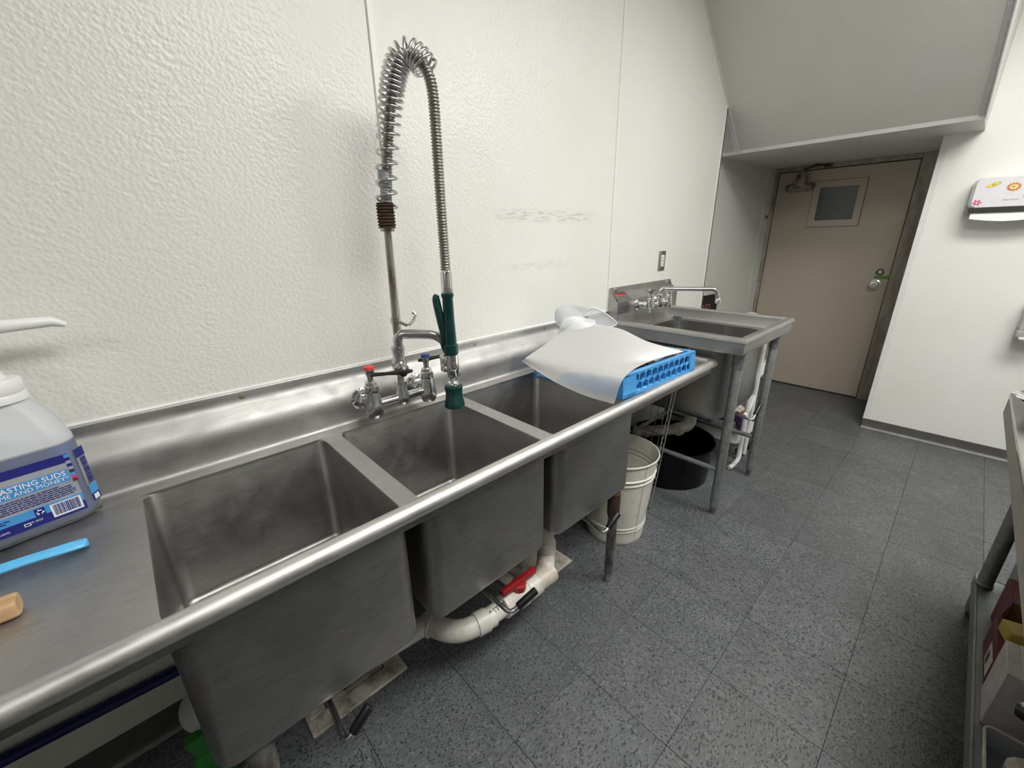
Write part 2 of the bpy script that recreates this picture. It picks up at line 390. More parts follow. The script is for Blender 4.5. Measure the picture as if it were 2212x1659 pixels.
# ------------------------------------------------------------------ the room
X0, Y0, ZC = -2.6, -2.6, 3.0            # back of the room, near side, ceiling
YW = 1.44                               # sink wall
XR = 4.172                              # right-hand wall
XD = 4.905                              # door plane
bm = new(); box(bm, X0, 5.3, Y0, 1.9, -.06, -.008); floor = struct('floor', bm, 'grout')
tp = .3345
tile_bm = new(); box(tile_bm, -tp/2+.0007, tp/2-.0007, -tp/2+.0007, tp/2-.0007, -.008, 0, .0006, 1)
tile0 = None
for i in range(-3, 14):
    for j in range(-7, 4):
        cx, cy = .573+tp*(i+.5), .641+.334*(j+.5)
        if cy > 1.55 or (cx > XR+.2 and cy < .3) or cx > 5.0: continue
        if cy < -.9 and i < 2: continue
        if tile0 is None:
            tile0 = obj('tile', tile_bm, 'tile', floor, origin=(0, 0, 0)); t = tile0
        else:
            t = tile0.copy(); COL.objects.link(t); t.parent = floor
        t.location = V(cx, cy, -.0004*random.random())*U
        t.rotation_euler = (0, 0, (PI/2)*((i+j) % 2) + PI*random.randint(0, 1))

bm = new(); box(bm, X0, 3.440, YW+.012, 1.58, -.02, ZC); wl = struct('wall_left', bm, 'wall')
seams = [X0, -.604, .75, 2.104, 3.436]
for a, b in zip(seams, seams[1:]):
    bm = new(); box(bm, a+.001, b-.001, YW, YW+.0125, .02, ZC-.002, .001, 1); obj('panel', bm, 'wall', wl)
for s in seams[1:-1]:
    bm = new(); prism(bm, [(s, YW+.001), (s+.003, YW-.005), (s+.019, YW-.005), (s+.022, YW+.001)], 'z', .1, ZC-.002); obj('batten', bm, 'batten', wl)
bm = new(); box(bm, 3.420, 3.446, YW-.004, YW+.012, 0, ZC, .002, 1); box(bm, 3.432, 3.446, YW-.004, 1.52, 0, ZC); obj('corner_bead', bm, 'batten', wl)

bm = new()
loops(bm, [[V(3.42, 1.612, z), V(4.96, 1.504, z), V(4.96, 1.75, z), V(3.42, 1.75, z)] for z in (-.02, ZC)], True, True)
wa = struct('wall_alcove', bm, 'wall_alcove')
def alc(x): return 1.612 + (x-3.42)*(1.504-1.612)/1.54
bm = new(); loops(bm, [[V(x, alc(x)-d, z) for x, d in ((4.74, .0), (4.74, .004), (4.90, .004), (4.90, 0))] for z in (0, 2.083)], True, True); obj('edge_panel', bm, 'wall_alcove', wa)

bm = new(); box(bm, XR, 5.1, Y0, .325, -.02, ZC); wr = struct('wall_right', bm, 'wall_smooth')
bm = new(); prism(bm, [(XR-.004, .325-.03), (XR+.001, .325-.034), (XR+.001, .328), (XR-.004, .328)], 'z', .07, 2.08); obj('corner_bead', bm, 'trim', wr)
bm = new(); box(bm, XD+.05, 5.2, .2, 1.7, -.02, ZC); struct('wall_far', bm, 'wall_smooth')
bm = new(); box(bm, X0-.1, X0, Y0, 1.58, -.02, ZC); struct('wall_back', bm, 'wall_dark')
bm = new(); box(bm, X0-.1, 5.1, Y0-.1, Y0, -.02, ZC); struct('wall_near', bm, 'wall_dark')
bm = new(); box(bm, X0-.1, 5.2, Y0-.1, 1.75, ZC, ZC+.08); struct('ceiling', bm, 'ceiling')

# sloped ceiling block: slanted face, flat soffit and a narrow side face
xs, zs, k = 3.741, 2.083, .858
xt = xs-(ZC-zs)/k
bm = new(); prism(bm, [(xs, zs), (5.15, zs), (5.15, ZC-.001), (xt, ZC-.001)], 'y', .147, 1.66); sl = struct('sloped_ceiling', bm, 'slope')
nx, nz = -math.sin(math.atan(k)), -math.cos(math.atan(k))       # outward normal of the slanted face
def slope_strip(y0, y1, t, name, mat, a=0.0, b=1.0):
    bm = new(); p0 = (xs+(xt-xs)*a, zs+(ZC-zs)*a); p1 = (xs+(xt-xs)*b, zs+(ZC-zs)*b)
    prism(bm, [p0, p1, (p1[0]+nx*t, p1[1]+nz*t), (p0[0]+nx*t, p0[1]+nz*t)], 'y', y0, y1); return obj(name, bm, mat, sl)
slope_strip(.147, .172, .003, 'edge_strip', 'edge_trim')
slope_strip(YW-.012, YW+.02, .004, 'corner_bead', 'trim')
bm = new(); prism(bm, [(xs-.008, zs-.003), (xs+.012, zs-.003), (xs-.006, zs+.022), (xs-.024, zs+.022)], 'y', .147, 1.6); obj('lower_bead', bm, 'trim', sl)
bm = new(); prism(bm, [(xs-.02, zs), (xs+.03, zs), (xt+.03, ZC-.001), (xt-.01, ZC-.001)], 'y', .141, .147); obj('side_bead', bm, 'trim', sl)

def baseboard(name, poly_pts, h, t=.012):
    """cove base along a straight run: poly_pts = (start, end, inward normal)"""
    s, e, n = Vector(poly_pts[0]), Vector(poly_pts[1]), Vector(poly_pts[2])
    prof = [(0, h), (.004, h), (.006, h-.01), (.006, .02), (.012, .008), (.022, .002), (.022, 0), (0, 0)]
    bm = new(); loops(bm, [[p + n*a + V(0, 0, z) for a, z in prof] for p in (s, e)], True, True)
    b = struct(name, bm, 'base')
    prof = [(.012, .0095), (.024, .0035), (.024, 0), (.012, 0)]
    bm = new(); loops(bm, [[p + n*a + V(0, 0, z) for a, z in prof] for p in (s, e)], True, True); obj('toe', bm, 'base_toe', b)
baseboard('baseboard_left', ((X0, YW, 0), (3.43, YW, 0), (0, -1, 0)), .095)
baseboard('baseboard_right', ((XR, Y0, 0), (XR, .325, 0), (-1, 0, 0)), .075)

# door
dr = bpy.data.objects.new('door_1', None); COL.objects.link(dr); dr['kind'] = 'structure'; dr['_o'] = (XD, .97, 0); dr.location = V(XD, .97, 0)*U
dl, drt, dt = 1.474, .472, 2.045
bm = new(); box(bm, XD, XD+.045, drt+.005, dl-.005, .012, dt-.006, .002, 1); obj('leaf', bm, 'door', dr)
bm = new()
box(bm, XD-.012, XD+.05, dl, dl+.045, 0, 2.083, .003, 1); box(bm, XD-.012, XD+.05, .30, drt, 0, 2.083, .003, 1); box(bm, XD-.012, XD+.05, drt, dl, dt, 2.083, .003, 1)
obj('frame', bm, 'door_frame', dr)
bm = new(); box(bm, XD+.035, XD+.049, drt, dl, 0, dt); obj('gap_shade', bm, 'gap', dr)  # near-black sheet behind the leaf: shade of the door gaps put into colour
bm = new()
gy0, gy1, gz0, gz1 = .834, 1.115, 1.607, 1.885; fy0, fy1, fz0, fz1 = .782, 1.17, 1.552, 1.939
for a in ((fy0, gy0, fz0, fz1), (gy1, fy1, fz0, fz1), (gy0, gy1, fz0, gz0), (gy0, gy1, gz1, fz1)): box(bm, XD-.006, XD+.002, *a[:2], *a[2:])
wf = obj('window_frame', bm, 'door', dr)
bm = new(); box(bm, XD-.0035, XD+.001, fy0-.003, fy1+.003, fz0-.003, fz1+.003); obj('gasket', bm, 'gap', wf)
bm = new(); box(bm, XD-.0042, XD+.001, gy0, gy1, gz0, gz1); obj('pane', bm, 'door_glass', wf)
for z in (1.765, 1.015, .24):
    bm = new(); lathe(bm, [(.009, -.055), (.009, .055)], (XD-.006, dl+.003, z), seg=10); box(bm, XD-.004, XD+.002, dl-.002, dl+.022, z-.055, z+.055); obj('hinge', bm, 'closer', dr)
bm = new(); lathe(bm, [(.040, 0), (.040, .006), (.020, .012), (.018, .03), (.032, .042), (.036, .055), (.030, .066), (.014, .068), (.012, .064), (0.001, .063)], (XD, .558, 1.06), (-1, 0, 0), 24); obj('knob', bm, 'knob', dr)
bm = new(); lathe(bm, [(.026, 0), (.027, .008), (.019, .012), (.018, .006)], (XD, .545, 1.165), (-1, 0, 0), 20); db = obj('deadbolt', bm, 'closer_dark', dr)
bm = new(); lathe(bm, [(.017, 0), (.016, .007)], (XD, .545, 1.165), (-1, 0, 0), 16); obj('cylinder', bm, 'edge_trim', db)
bm = new(); shape2(bm, (XD-.0008, 0, 0), (0, 1, 0), (0, 0, 1), [(.465, 1.105), (.575, 1.110), (.577, 1.132), (.50, 1.133), (.465, 1.15)], -.001); obj('tape', bm, 'green_tape', dr)
# door closer: slanted body hung from the head, arm and foot
cl = new(); c0 = V(XD-.03, 1.275, 1.90)
lathe(cl, [(.018, -.115), (.030, -.105), (.034, -.07), (.036, 0), (.034, .07), (.030, .105), (.016, .115)], c0, (0, -1, 0), 16)
box(cl, XD-.075, XD, 1.235, 1.315, 1.89, 2.005, .012, 2)
lathe(cl, [(.034, 0), (.036, .02), (.026, .03), (.024, .05), (.012, .052)], (XD-.04, 1.275, 1.995), (0, 0, 1), 16)
clo = obj('closer', cl, 'closer', dr)
bm = new(); tube(bm, [(XD-.04, 1.275, 2.045), (XD-.09, 1.21, 2.055), (XD-.13, 1.15, 2.062)], .009, 8); tube(bm, [(XD-.13, 1.15, 2.066), (XD-.06, 1.10, 2.066), (XD-.012, 1.09, 2.062)], .009, 8)
lathe(bm, [(.018, -.012), (.018, .012)], (XD-.13, 1.15, 2.062), seg=12); box(bm, XD-.02, XD-.01, 1.06, 1.12, 2.05, 2.08); obj('closer_arm', bm, 'closer_dark', clo)

# ceiling lamps (the room's fluorescent troffers, above the picture)
for i, (lx, ly, hx, hy) in enumerate(LAMPS):
    t = thing('ceiling_light', ('fluorescent ceiling troffer above the sinks', 'fluorescent ceiling troffer near the door end of the room', 'fluorescent ceiling troffer behind the viewer')[i], 'ceiling light', (lx, ly, ZC), 'ceiling troffers')
    bm = new()
    for a in ((lx-hx-.03, lx-hx, ly-hy-.03, ly+hy+.03), (lx+hx, lx+hx+.03, ly-hy-.03, ly+hy+.03), (lx-hx, lx+hx, ly-hy-.03, ly-hy), (lx-hx, lx+hx, ly+hy, ly+hy+.03)): box(bm, *a, ZC-.02, ZC-.001)
    obj('frame', bm, 'lamp_frame', t)
    bm = new(); box(bm, lx-hx, lx+hx, ly-hy, ly+hy, ZC-.014, ZC-.004); obj('diffuser', bm, 'diffuser', t)

# ------------------------------------------------------------------ three compartment sink
ZD, ZR, YR = .885, .890, .777            # deck height, rolled rim centre height and distance
SX0, SX1 = -1.6, 2.11
YB = 1.385                               # face of the backsplash
sink = thing('compartment_sink', 'long stainless steel three-bowl sink with rolled front rim along the white wall', 'sink', (.65, 1.1, 0))
bowls = [(-.085, .375), (.428, .880), (.935, 1.395)]
by0, by1, br = .795, 1.34, .035
# deck with three rounded cut-outs
bm = new()
def ring_edges(pts):
    vs = [bm.verts.new(p) for p in pts]; return [bm.edges.new((vs[i], vs[(i+1) % len(vs)])) for i in range(len(vs))]
es = ring_edges([V(-.16, .79, ZD), V(SX1-.012, .79, ZD), V(SX1-.012, YB-.02, ZD), V(-.16, YB-.02, ZD)])
for a, b in bowls: es += ring_edges([V(x, y, ZD) for x, y in rr(a, b, by0, by1, br)])
bmesh.ops.triangle_fill(bm, use_beauty=True, edges=es)
# left drainboard with its faint cross-break creases
L = [[V(SX0, .79, ZD), V(SX0, YB-.02, ZD)], [V(-.62, .79, ZD-.006), V(-.62, YB-.02, ZD-.003)]]
g = {}
for i, x in enumerate((SX0, -.75, -.42, -.16)):
    for j, y in enumerate((.79, .95, 1.10, YB-.02)):
        dz = 0 if i in (0, 3) else {0: 0, 1: -.005, 2: -.013, 3: -.003}[j]
        g[i, j] = bm.verts.new(V(x, y + (.03*(i-1) if j in (1, 2) else 0), ZD+dz))
for i in range(3):
    for j in range(3): bm.faces.new((g[i, j], g[i+1, j], g[i+1, j+1], g[i, j+1]))
bmesh.ops.recalc_face_normals(bm, faces=bm.faces)
ex = bmesh.ops.extrude_face_region(bm, geom=list(bm.faces))
for v in [q for q in ex['geom'] if isinstance(q, bmesh.types.BMVert)]: v.co.z -= .004
obj('deck', bm, 'steel', sink, angle=2)
# backsplash: cove, riser, sloping return, wall flange
prof = fil2([(YB-.055, ZD), (YB, ZD), (YB, .985), (YW-.006, 1.042), (YW-.006, 1.076), (YW+.004, 1.076)], .028, 6)
bm = new(); prism(bm, band(prof, .004), 'x', SX0, SX1); obj('backsplash', bm, 'steel', sink, angle=50)
# caulk line at the top of the flange
bm = new(); tube(bm, [(SX0, YW-.001, 1.079), (SX1, YW-.001, 1.079)], .005, 6); obj('caulk', bm, 'paper', sink)
for x in (.195, 1.096-.0, 1.549):
    bm = new(); lathe(bm, [(.010, 0), (.009, .004), (.004, .006)], (x, YW-.006, 1.058), (0, -1, 0), 10); lathe(bm, [(.014, -.001), (.014, .001)], (x, YW-.006, 1.058), (0, -1, 0), 12); obj('screw', bm, 'closer', sink)
# rolled front rim that turns the corner at the right end
bm = new()
arc = [(YR+.019*math.cos(a), ZR+.019*math.sin(a)) for a in [math.radians(d) for d in range(10, 300, 15)]]
arc = [(YR+.028, ZD-.002)] + arc + [(YR+.012, ZR-.022), (YR+.012, ZR-.040)]
prism(bm, band(arc, -.003), 'x', SX0, SX1-.02)
tube(bm, [(SX0, YR, ZR), (SX1-.045, YR, ZR)] + [V(SX1-.045+.042*math.sin(a), YR+.042-.042*math.cos(a), ZR) for a in [PI/2*q/6 for q in range(1, 7)]] + [(SX1-.003, YB-.02, ZR)], .0205, 18)
obj('rolled_rim', bm, 'steel_rim', sink, angle=60)
bm = new(); box(bm, SX0, SX1-.02, YR+.004, YR+.020, ZR-.050, ZR-.012, .003, 1); box(bm, SX1-.03, SX1-.012, YR+.01, YB, ZR-.05, ZR-.01, .003, 1); obj('apron', bm, 'steel_v', sink)
# the bowls
for a, b in bowls:
    bm = new(); zb = .475; R = []
    R.append([V(x, y, ZD) for x, y in rr(a, b, by0, by1, br)])
    R.append([V(x, y, ZD-.006) for x, y in rr(a+.003, b-.003, by0+.003, by1-.003, br)])
    for q in range(7):
        t = PI/2*q/6; s = .022*(1-math.cos(t)); R.append([V(x, y, zb+.054-.022*math.sin(t)) for x, y in rr(a+.004+s, b-.004-s, by0+.004+s, by1-.004-s, max(.002, br-s*.9))])
    loops(bm, R, False, True)
    R = [[V(x, y, ZD-.004) for x, y in rr(a-.004, b+.004, by0-.005, by1+.004, br+.004)]]
    for q in range(7):
        t = PI/2*q/6; s = .035*(1-math.cos(t)); R.append([V(x, y, zb+.030-.035*math.sin(t)) for x, y in rr(a-.004+s, b+.004-s, by0-.005+s, by1+.004-s, max(.002, br+.004-s*.9))])
    loops(bm, R, False, True)
    bo = obj('bowl', bm, 'steel_v', sink, angle=35)
    bm = new(); lathe(bm, [(.050, .012), (.048, .008), (.030, .003), (.028, .0)], ((a+b)/2, 1.08, zb+.032), seg=20); obj('strainer', bm, 'chrome', bo)
# legs, and twist-lever drains under each bowl
for x, y in ((1.335, .818), (-.015, .83), (1.335, 1.30), (-.015, 1.30)):
    bm = new(); lathe(bm, [(.021, .05), (.021, .40)], (x, y, 0), seg=16); lg = obj('leg', bm, 'old_leg', sink)
    bm = new(); lathe(bm, [(.025, .36), (.027, .38), (.027, .472), (.024, .474)], (x, y, 0), seg=16); obj('socket', bm, 'old_leg' if x < 1 else 'rust', lg)
    bm = new(); lathe(bm, [(.016, 0), (.018, .012), (.018, .055), (.014, .06)], (x, y, 0), seg=14); obj('foot', bm, 'galv', lg)
for (p, q, e) in (((.139, .829, .405), (.134, .737, .40), (.194, .745, .44)), ((.642, .842, .405), (.649, .731, .40), (.730, .711, .44)), ((1.177, .854, .405), (1.163, .745, .40), (1.245, .746, .44))):
    p, q, e = V(*p), V(*q), V(*e); st = V(p.x, 1.08, .41); kn = q.lerp(e, .30)
    bm = new(); tube(bm, fillet([st, p, q, e], .02), .0075, 10); lathe(bm, [(.036, -.05), (.036, .03), (.05, .05), (.05, .068)], (st.x+.0, 1.08, .405), seg=16)
    lv = obj('drain_lever', bm, 'chrome', sink)
    bm = new(); tube(bm, [kn, q.lerp(e, .34), q.lerp(e, 1.10), q.lerp(e, 1.14)], [.010, .0125, .0125, .009], 12); obj('grip', bm, 'black', lv, label='black rubber grip on drain lever')

# ------------------------------------------------------------------ pre-rinse faucet
fa = thing('prerinse_faucet', 'tall chrome pre-rinse faucet with rusty spring hose and green spray valve above middle bowl', 'faucet', (.655, YB, .96))
FY, FZ = 1.295, .968
bm = new()
lathe(bm, [(.0, 0), (.0155, .001), (.0155, .21), (.0, .211)], (.545, FY, FZ), (1, 0, 0), 16, False, False)
for x in (.545, .762):
    lathe(bm, [(.024, -.042), (.030, -.030), (.031, -.005), (.027, .02), (.022, .045), (.024, .048), (.024, .058), (.018, .062)], (x, FY, FZ), (0, 0, 1), 20)
lathe(bm, [(.018, -.025), (.026, -.012), (.026, .008), (.019, .03), (.018, .05), (.022, .052), (.022, .06)], (.655, FY, FZ), (0, 0, 1), 20)
obj('body', bm, 'chrome', fa)
for x in (.545, .762):
    bm = new(); lathe(bm, [(.042, 0), (.042, .006), (.034, .012), (.026, .014)], (x, YB, FZ), (0, -1, 0), 24); lathe(bm, [(.026, .012), (.026, .045)], (x, YB, FZ), (0, -1, 0), 6); lathe(bm, [(.018, .0), (.018, .09)], (x, YB, FZ), (0, -1, 0), 12); obj('wall_flange', bm, 'chrome_bright', fa)
# hot handle (stem, lever hidden end-on) and cold handle
for x, capm, ld in ((.545, 'red_cap', V(.02, -.06, 0)), (.762, 'blue_cap', V(.075, -.02, .004))):
    bm = new(); lathe(bm, [(.024, 0), (.024, .012), (.020, .015), (.018, .026), (.010, .028), (.010, .045), (.016, .058), (.016, .072)], (x, FY, FZ+.058), (0, 0, 1), 14)
    h = obj('valve_handle', bm, 'chrome', fa)
    bm = new(); lathe(bm, [(.0165, .070), (.0165, .079), (.013, .081)], (x, FY, FZ+.058), (0, 0, 1), 14); obj('index_cap', bm, capm, h)
    if capm == 'blue_cap':
        bm = new(); c = V(x, FY, FZ+.118); tube(bm, [c-ld*.35, c, c+ld*.5, c+ld], [.006, .009, .007, .009], 8); obj('lever', bm, 'dark_steel', h)
# riser and the add-on spout body
bm = new(); tube(bm, [(.655, FY, FZ+.05), (.657, FY-.006, 1.25), (.660, FY-.014, 1.535)], .0115, 14); obj('riser', bm, 'rust_pipe', fa)
bm = new(); lathe(bm, [(.015, 1.055), (.022, 1.065), (.026, 1.085), (.026, 1.10), (.020, 1.115), (.021, 1.14), (.023, 1.142), (.023, 1.155), (.018, 1.157)], (.655, FY-.004, 0), seg=18)
lathe(bm, [(.018, 0), (.022, .02), (.020, .035), (.024, .037), (.024, .047), (.014, .052), (.012, .07)], (.655, FY-.006, 1.085), (-.35, -.94, -.05), 14)
av = obj('addon_valve', bm, 'chrome', fa)
bm = new(); c = V(.655, FY-.006, 1.085)+V(-.35, -.94, -.05).normalized()*.065
tube(bm, [c+V(.03, -.012, .0), c, c-V(.045, -.02, .0), c-V(.095, -.042, -.002)], [.005, .011, .006, .0075], 8); lathe(bm, [(.014, -.008), (.014, .012), (.009, .016)], c, (-.35, -.94, -.05), 14); obj('lever', bm, 'dark_steel', av)
bm = new(); sp = V(.655, FY-.01, 0)
pp = fillet([sp+V(0, 0, 1.142), sp+V(0, 0, 1.200), sp+V(.112, -.080, 1.192), sp+V(.150, -.107, 1.13), sp+V(.152, -.108, 1.07)], .05, 8)
tube(bm, pp, .0165, 16); lathe(bm, [(.020, -.035), (.021, -.005), (.018, .0)], sp+V(.152, -.108, 1.075), (0, 0, 1), 16); obj('spout', bm, 'chrome', fa)
# hook on a clamp
bm = new(); lathe(bm, [(.017, -.010), (.017, .010)], (.657, FY-.006, 1.245), seg=14); tube(bm, fillet([(.66, FY-.012, 1.245), (.685, FY-.035, 1.226), (.718, FY-.02, 1.238), (.730, FY-.015, 1.258), (.722, FY-.01, 1.266)], .012, 4), .0055, 8); obj('hook', bm, 'chrome', fa)
# arch path of the hose (s along the swing direction, z up)
ta = V(.12, -.13, 0).normalized(); ra = V(.6595, FY-.016, 0)
def arch(s, z): return ra + ta*s + V(0, 0, z)
def px_arch():
    pts = [(0.004, 1.56), (.010, 1.64), (.022, 1.725), (.037, 1.81), (.052, 1.88), (.068, 1.935), (.088, 1.972), (.108, 1.985), (.128, 1.98), (.148, 1.963), (.163, 1.938), (.172, 1.905), (.175, 1.85), (.175, 1.75), (.175, 1.6), (.176, 1.405)]
    return catmull([arch(*p) for p in pts], 10)
path = px_arch()
# resample evenly
def resample(p, step):
    out = [p[0]]; acc = 0
    for a, b in zip(p, p[1:]):
        d = (b-a).length; t = step-acc
        while t <= d:
            out.append(a.lerp(b, t/d)); t += step
        acc = (acc + d) % step if d else acc
    return out
pf = resample(path, .0016)
bm = new(); tube(bm, pf, [.0148 + .0022*math.cos(2*PI*i*.0016/.0085) for i in range(len(pf))], 12); obj('hose', bm, steel('hose steel', (.42, .40, .37), .3, (10, 10, 10), .2), fa, angle=80)
# open coil spring around the first half: loose at the bottom, tight over the arch
tot = 0; lens = [0]
for a, b in zip(pf, pf[1:]): tot += (b-a).length; lens.append(tot)
end = next(i for i, p in enumerate(pf) if i > 20 and (p-ra).dot(ta) > .158)
Ls = lens[end]; cs = []; ang = 0; a = None
for i in range(0, end+1):
    d = (pf[min(i+1, len(pf)-1)]-pf[max(i-1, 0)]).normalized()
    if a is None: a, b = frame_of(d)
    a = (a - d*a.dot(d)).normalized(); b = d.cross(a)
    f = lens[i]/Ls
    if pf[i].z < 1.592 and f < .5: continue
    pitch_ = .041 if f < .44 else (.029+(f-.44)/.24*(.0135-.029) if f < .68 else .0128)
    rad = .030 + .004*min(1, max(0, (f-.3)/.5))
    sub = 3
    for q in range(sub):
        ang += .0016/sub/pitch_*2*PI
        pq = pf[i].lerp(pf[min(i+1, end)], q/sub)
        cs.append(pq + (a*math.cos(ang)+b*math.sin(ang))*rad)
bm = new(); tube(bm, cs, .0042, 7); obj('spring', bm, 'chrome', fa, angle=80)
# rusted anchor coil, swaged collar and nipple
bm = new(); R = [(.026 + .0022*math.cos(2*PI*q/6), q*.0092/6) for q in range(0, 48)]; lathe(bm, R, arch(0, 1.537), seg=20); obj('anchor_coil', bm, 'rust', fa)
bm = new(); lathe(bm, [(.021, -.010), (.022, 0)], arch(0, 1.537), seg=16); obj('collar', bm, 'rust_pipe', fa)
bm = new(); lathe(bm, [(.0165, .07), (.0165, .115), (.020, .116), (.020, .162), (.017, .163)], arch(0.003, 1.537), (.03, -.03, 1), 12); obj('hose_nipple', bm, 'galv', fa)
# spray valve hanging from the hose
sv = V(*(ra+ta*.176)[:2], 0)
bm = new(); lathe(bm, [(.0165, 1.405), (.0185, 1.40), (.0185, 1.350), (.016, 1.348)], sv, seg=18); lathe(bm, [(.018, 1.347), (.018, 1.333)], sv, seg=6); fer = obj('ferrule', bm, 'chrome_bright', fa)
bm = new(); lathe(bm, [(.015, 1.338), (.0205, 1.333), (.0205, 1.325), (.0175, 1.318), (.0180, 1.25), (.0205, 1.175), (.0205, 1.166), (.0245, 1.163), (.0245, 1.132), (.021, 1.128)], sv, seg=22); obj('spray_handle', bm, 'green_dark', fa)
lft = V(-.736, .677, 0)
bm = new()
pts = [sv+lft*.016+V(0, 0, 1.13), sv+lft*.026+V(0, 0, 1.165), sv+lft*.022+V(0, 0, 1.20), sv+lft*.030+V(0, 0, 1.26), sv+lft*.038+V(0, 0, 1.315), sv+lft*.033+V(0, 0, 1.33)]
tube(bm, catmull(pts, 5), [.008+.006*math.sin(PI*min(1, (i/25)**1.6)) for i in range(26)], 10); obj('trigger', bm, 'green_dark', fa)
bm = new(); lathe(bm, [(.021, 1.132), (.0215, 1.10), (.024, 1.085), (.022, 1.07), (.018, 1.05), (.012, 1.045), (.012, 1.035), (.020, 1.028), (.022, 1.018)], sv, seg=20); box(bm, sv.x-.034, sv.x-.008, sv.y-.002, sv.y+.026, 1.07, 1.13, .006, 2); obj('spray_body', bm, 'chrome_bright', fa)
bm = new(); lathe(bm, [(.024, 1.022), (.031, 1.018), (.033, 1.012), (.030, .99), (.032, .968), (.037, .948), (.036, .938), (.030, .936), (.024, .945)], sv, seg=10); obj('bell', bm, 'green_dark', fa, angle=20)

# ------------------------------------------------------------------ dish soap jug with pump
jc = V(-.283, 1.352, ZD); th = math.radians(12)
ex_, ey_ = V(math.cos(th), math.sin(th), 0), V(-math.sin(th), math.cos(th), 0)
def J(a, b, z): return jc + ex_*a + ey_*b + V(0, 0, z)
jug = thing('soap_jug', 'blue dish detergent jug with white pump standing on left drainboard', 'soap bottle', jc)
def jloop(w_, d_, r_, z, ox=0): return [J(x+ox, y, z) for x, y in rr(-w_, w_, -d_, d_, r_, 6)]
bm = new()
loops(bm, [jloop(.110, .056, .038, .0), jloop(.120, .063, .044, .008), jloop(.124, .067, .046, .03), jloop(.123, .066, .046, .12), jloop(.119, .064, .044, .205), jloop(.113, .060, .044, .225), jloop(.098, .053, .044, .245, .010), jloop(.068, .046, .042, .278, .026), jloop(.047, .043, .042, .296, .034), jloop(.042, .041, .040, .304, .034)], True, True)
obj('body', bm, 'jug', jug)
bm = new(); loops(bm, [jloop(.106, .052, .036, .004), jloop(.1165, .0595, .042, .010), jloop(.1205, .0635, .044, .03), jloop(.1195, .0625, .044, .12), jloop(.1165, .0612, .043, .192)], True, True); obj('detergent', bm, 'soap', jug, label='blue liquid detergent')
bm = new(); loops(bm, [[J(.045+x, -.070+.0, .238+z) for x, z in rr(-.13, -.032, -.014, .010, .008)], [J(.045+x, -.05, .25+z) for x, z in rr(-.128, -.035, -.012, .008, .007)]], True, True); obj('grip_recess', bm, 'jug', jug)
bm = new(); R = []; cz0 = .302
lathe(bm, [(.043, 0), (.050, .002), (.050, .016), (.0475, .019), (.049, .022), (.049, .045), (.045, .050), (.028, .052)], J(.032, 0, cz0), (0, 0, 1), 40); obj('cap', bm, 'white_plastic', jug)
bm = new(); ax = V(-.18, .0, 1).normalized(); lathe(bm, [(.030, .0), (.026, .05), (.020, .075), (.018, .105), (.012, .11)], J(.032, 0, cz0+.045), ax, 20)
t0 = J(-.066, -.005, cz0+.152); tube(bm, [t0-ex_*.06, t0+ex_*.0, t0+ex_*.15+V(0, -.012, .006), t0+ex_*.225+V(0, -.022, .006), t0+ex_*.245+V(0, -.026, -.004)], [.020, .018, .014, .011, .006], 10); obj('pump', bm, 'white_plastic', jug)
# printed front label
fo = J(0, -.0668, .0) ; fex, fez = ex_, V(0, 0, 1)
def lab(x0, x1, z0, z1, mat, layer=1, name='label_band'):
    bm = new(); patch(bm, fo - ey_*.0006*layer, fex, fez, x0, x1, z0, z1, .0004); return obj(name, bm, mat, jug, smooth=False)
LX0, LX1 = -.118, .093
lab(LX0, LX1, .030, .172, 'silver', 1, 'front_label')
lab(LX0, LX1, .152, .172, 'navy', 2); lab(LX0, LX1-.008, .108, .137, 'sky', 2); lab(LX0, LX1, .050, .070, 'sky', 2); lab(LX0, LX1, .028, .050, 'navy', 2)
lab(.038, .088, .034, .066, 'ink_white', 3, 'barcode_panel')
bm = new()
xx = .042
while xx < .083:
    wd = random.choice((.0008, .0012, .002)); patch(bm, fo-ey_*.0025, fex, fez, xx, xx+wd, .038, .064, .0003); xx += wd+random.choice((.0008, .0014))
obj('barcode', bm, 'navy', jug, smooth=False)
lab(.014, .030, .050, .068, 'navy', 3, 'recycling_mark')
bm = new()
for k_ in range(3):
    a0 = PI/2+k_*2*PI/3; c = (.022, .059)
    shape2(bm, fo-ey_*.0025, fex, fez, [(c[0]+r_*math.cos(a_), c[1]+r_*math.sin(a_)) for r_, a_ in ((.0062, a0-.75), (.0062, a0+.2), (.0080, a0+.25), (.0050, a0+.75), (.0026, a0+.25), (.0040, a0+.2), (.0040, a0-.75))], .0003)
obj('recycling_arrows', bm, 'ink_white', jug, smooth=False)
for k_, mm in enumerate(('sky', 'navy', 'silver', 'navy', 'silver', 'print', 'sky', 'pink', 'red')):
    lab(.0875, .0955, .163-.0075*k_, .1705-.0075*k_, mm, 3, 'colour_swatch')
tp_ = lambda s, size, x, z, mat, sq=1.0, al='RIGHT', b=0.0, n='lettering': text(n, s, size, fo-ey_*.0018+fex*x+fez*z, fex, fez, mat, jug, sq, al, bold=b)
tp_('STRONGER LASTING SUDS', .0165, .081, .1235, 'ink_white', .98, b=.012); tp_('TO SAVE TIME AND MONEY*', .0133, .083, .1115, 'ink_white', 1.0)
tp_('Dish Detergent', .0105, -.040, .158, 'ink_white', 1.05); tp_('57757  pgpro.com', .0095, -.028, .036, 'ink_white', 1.0)
lab(-.007, .003, .036, .043, 'ink_white', 3, 'emblem'); lab(-.0055, .0015, .0375, .0415, 'print', 4, 'emblem'); tp_('\u00a9 2020', .006, .022, .040, 'ink_white', 1.0)
bm = new()
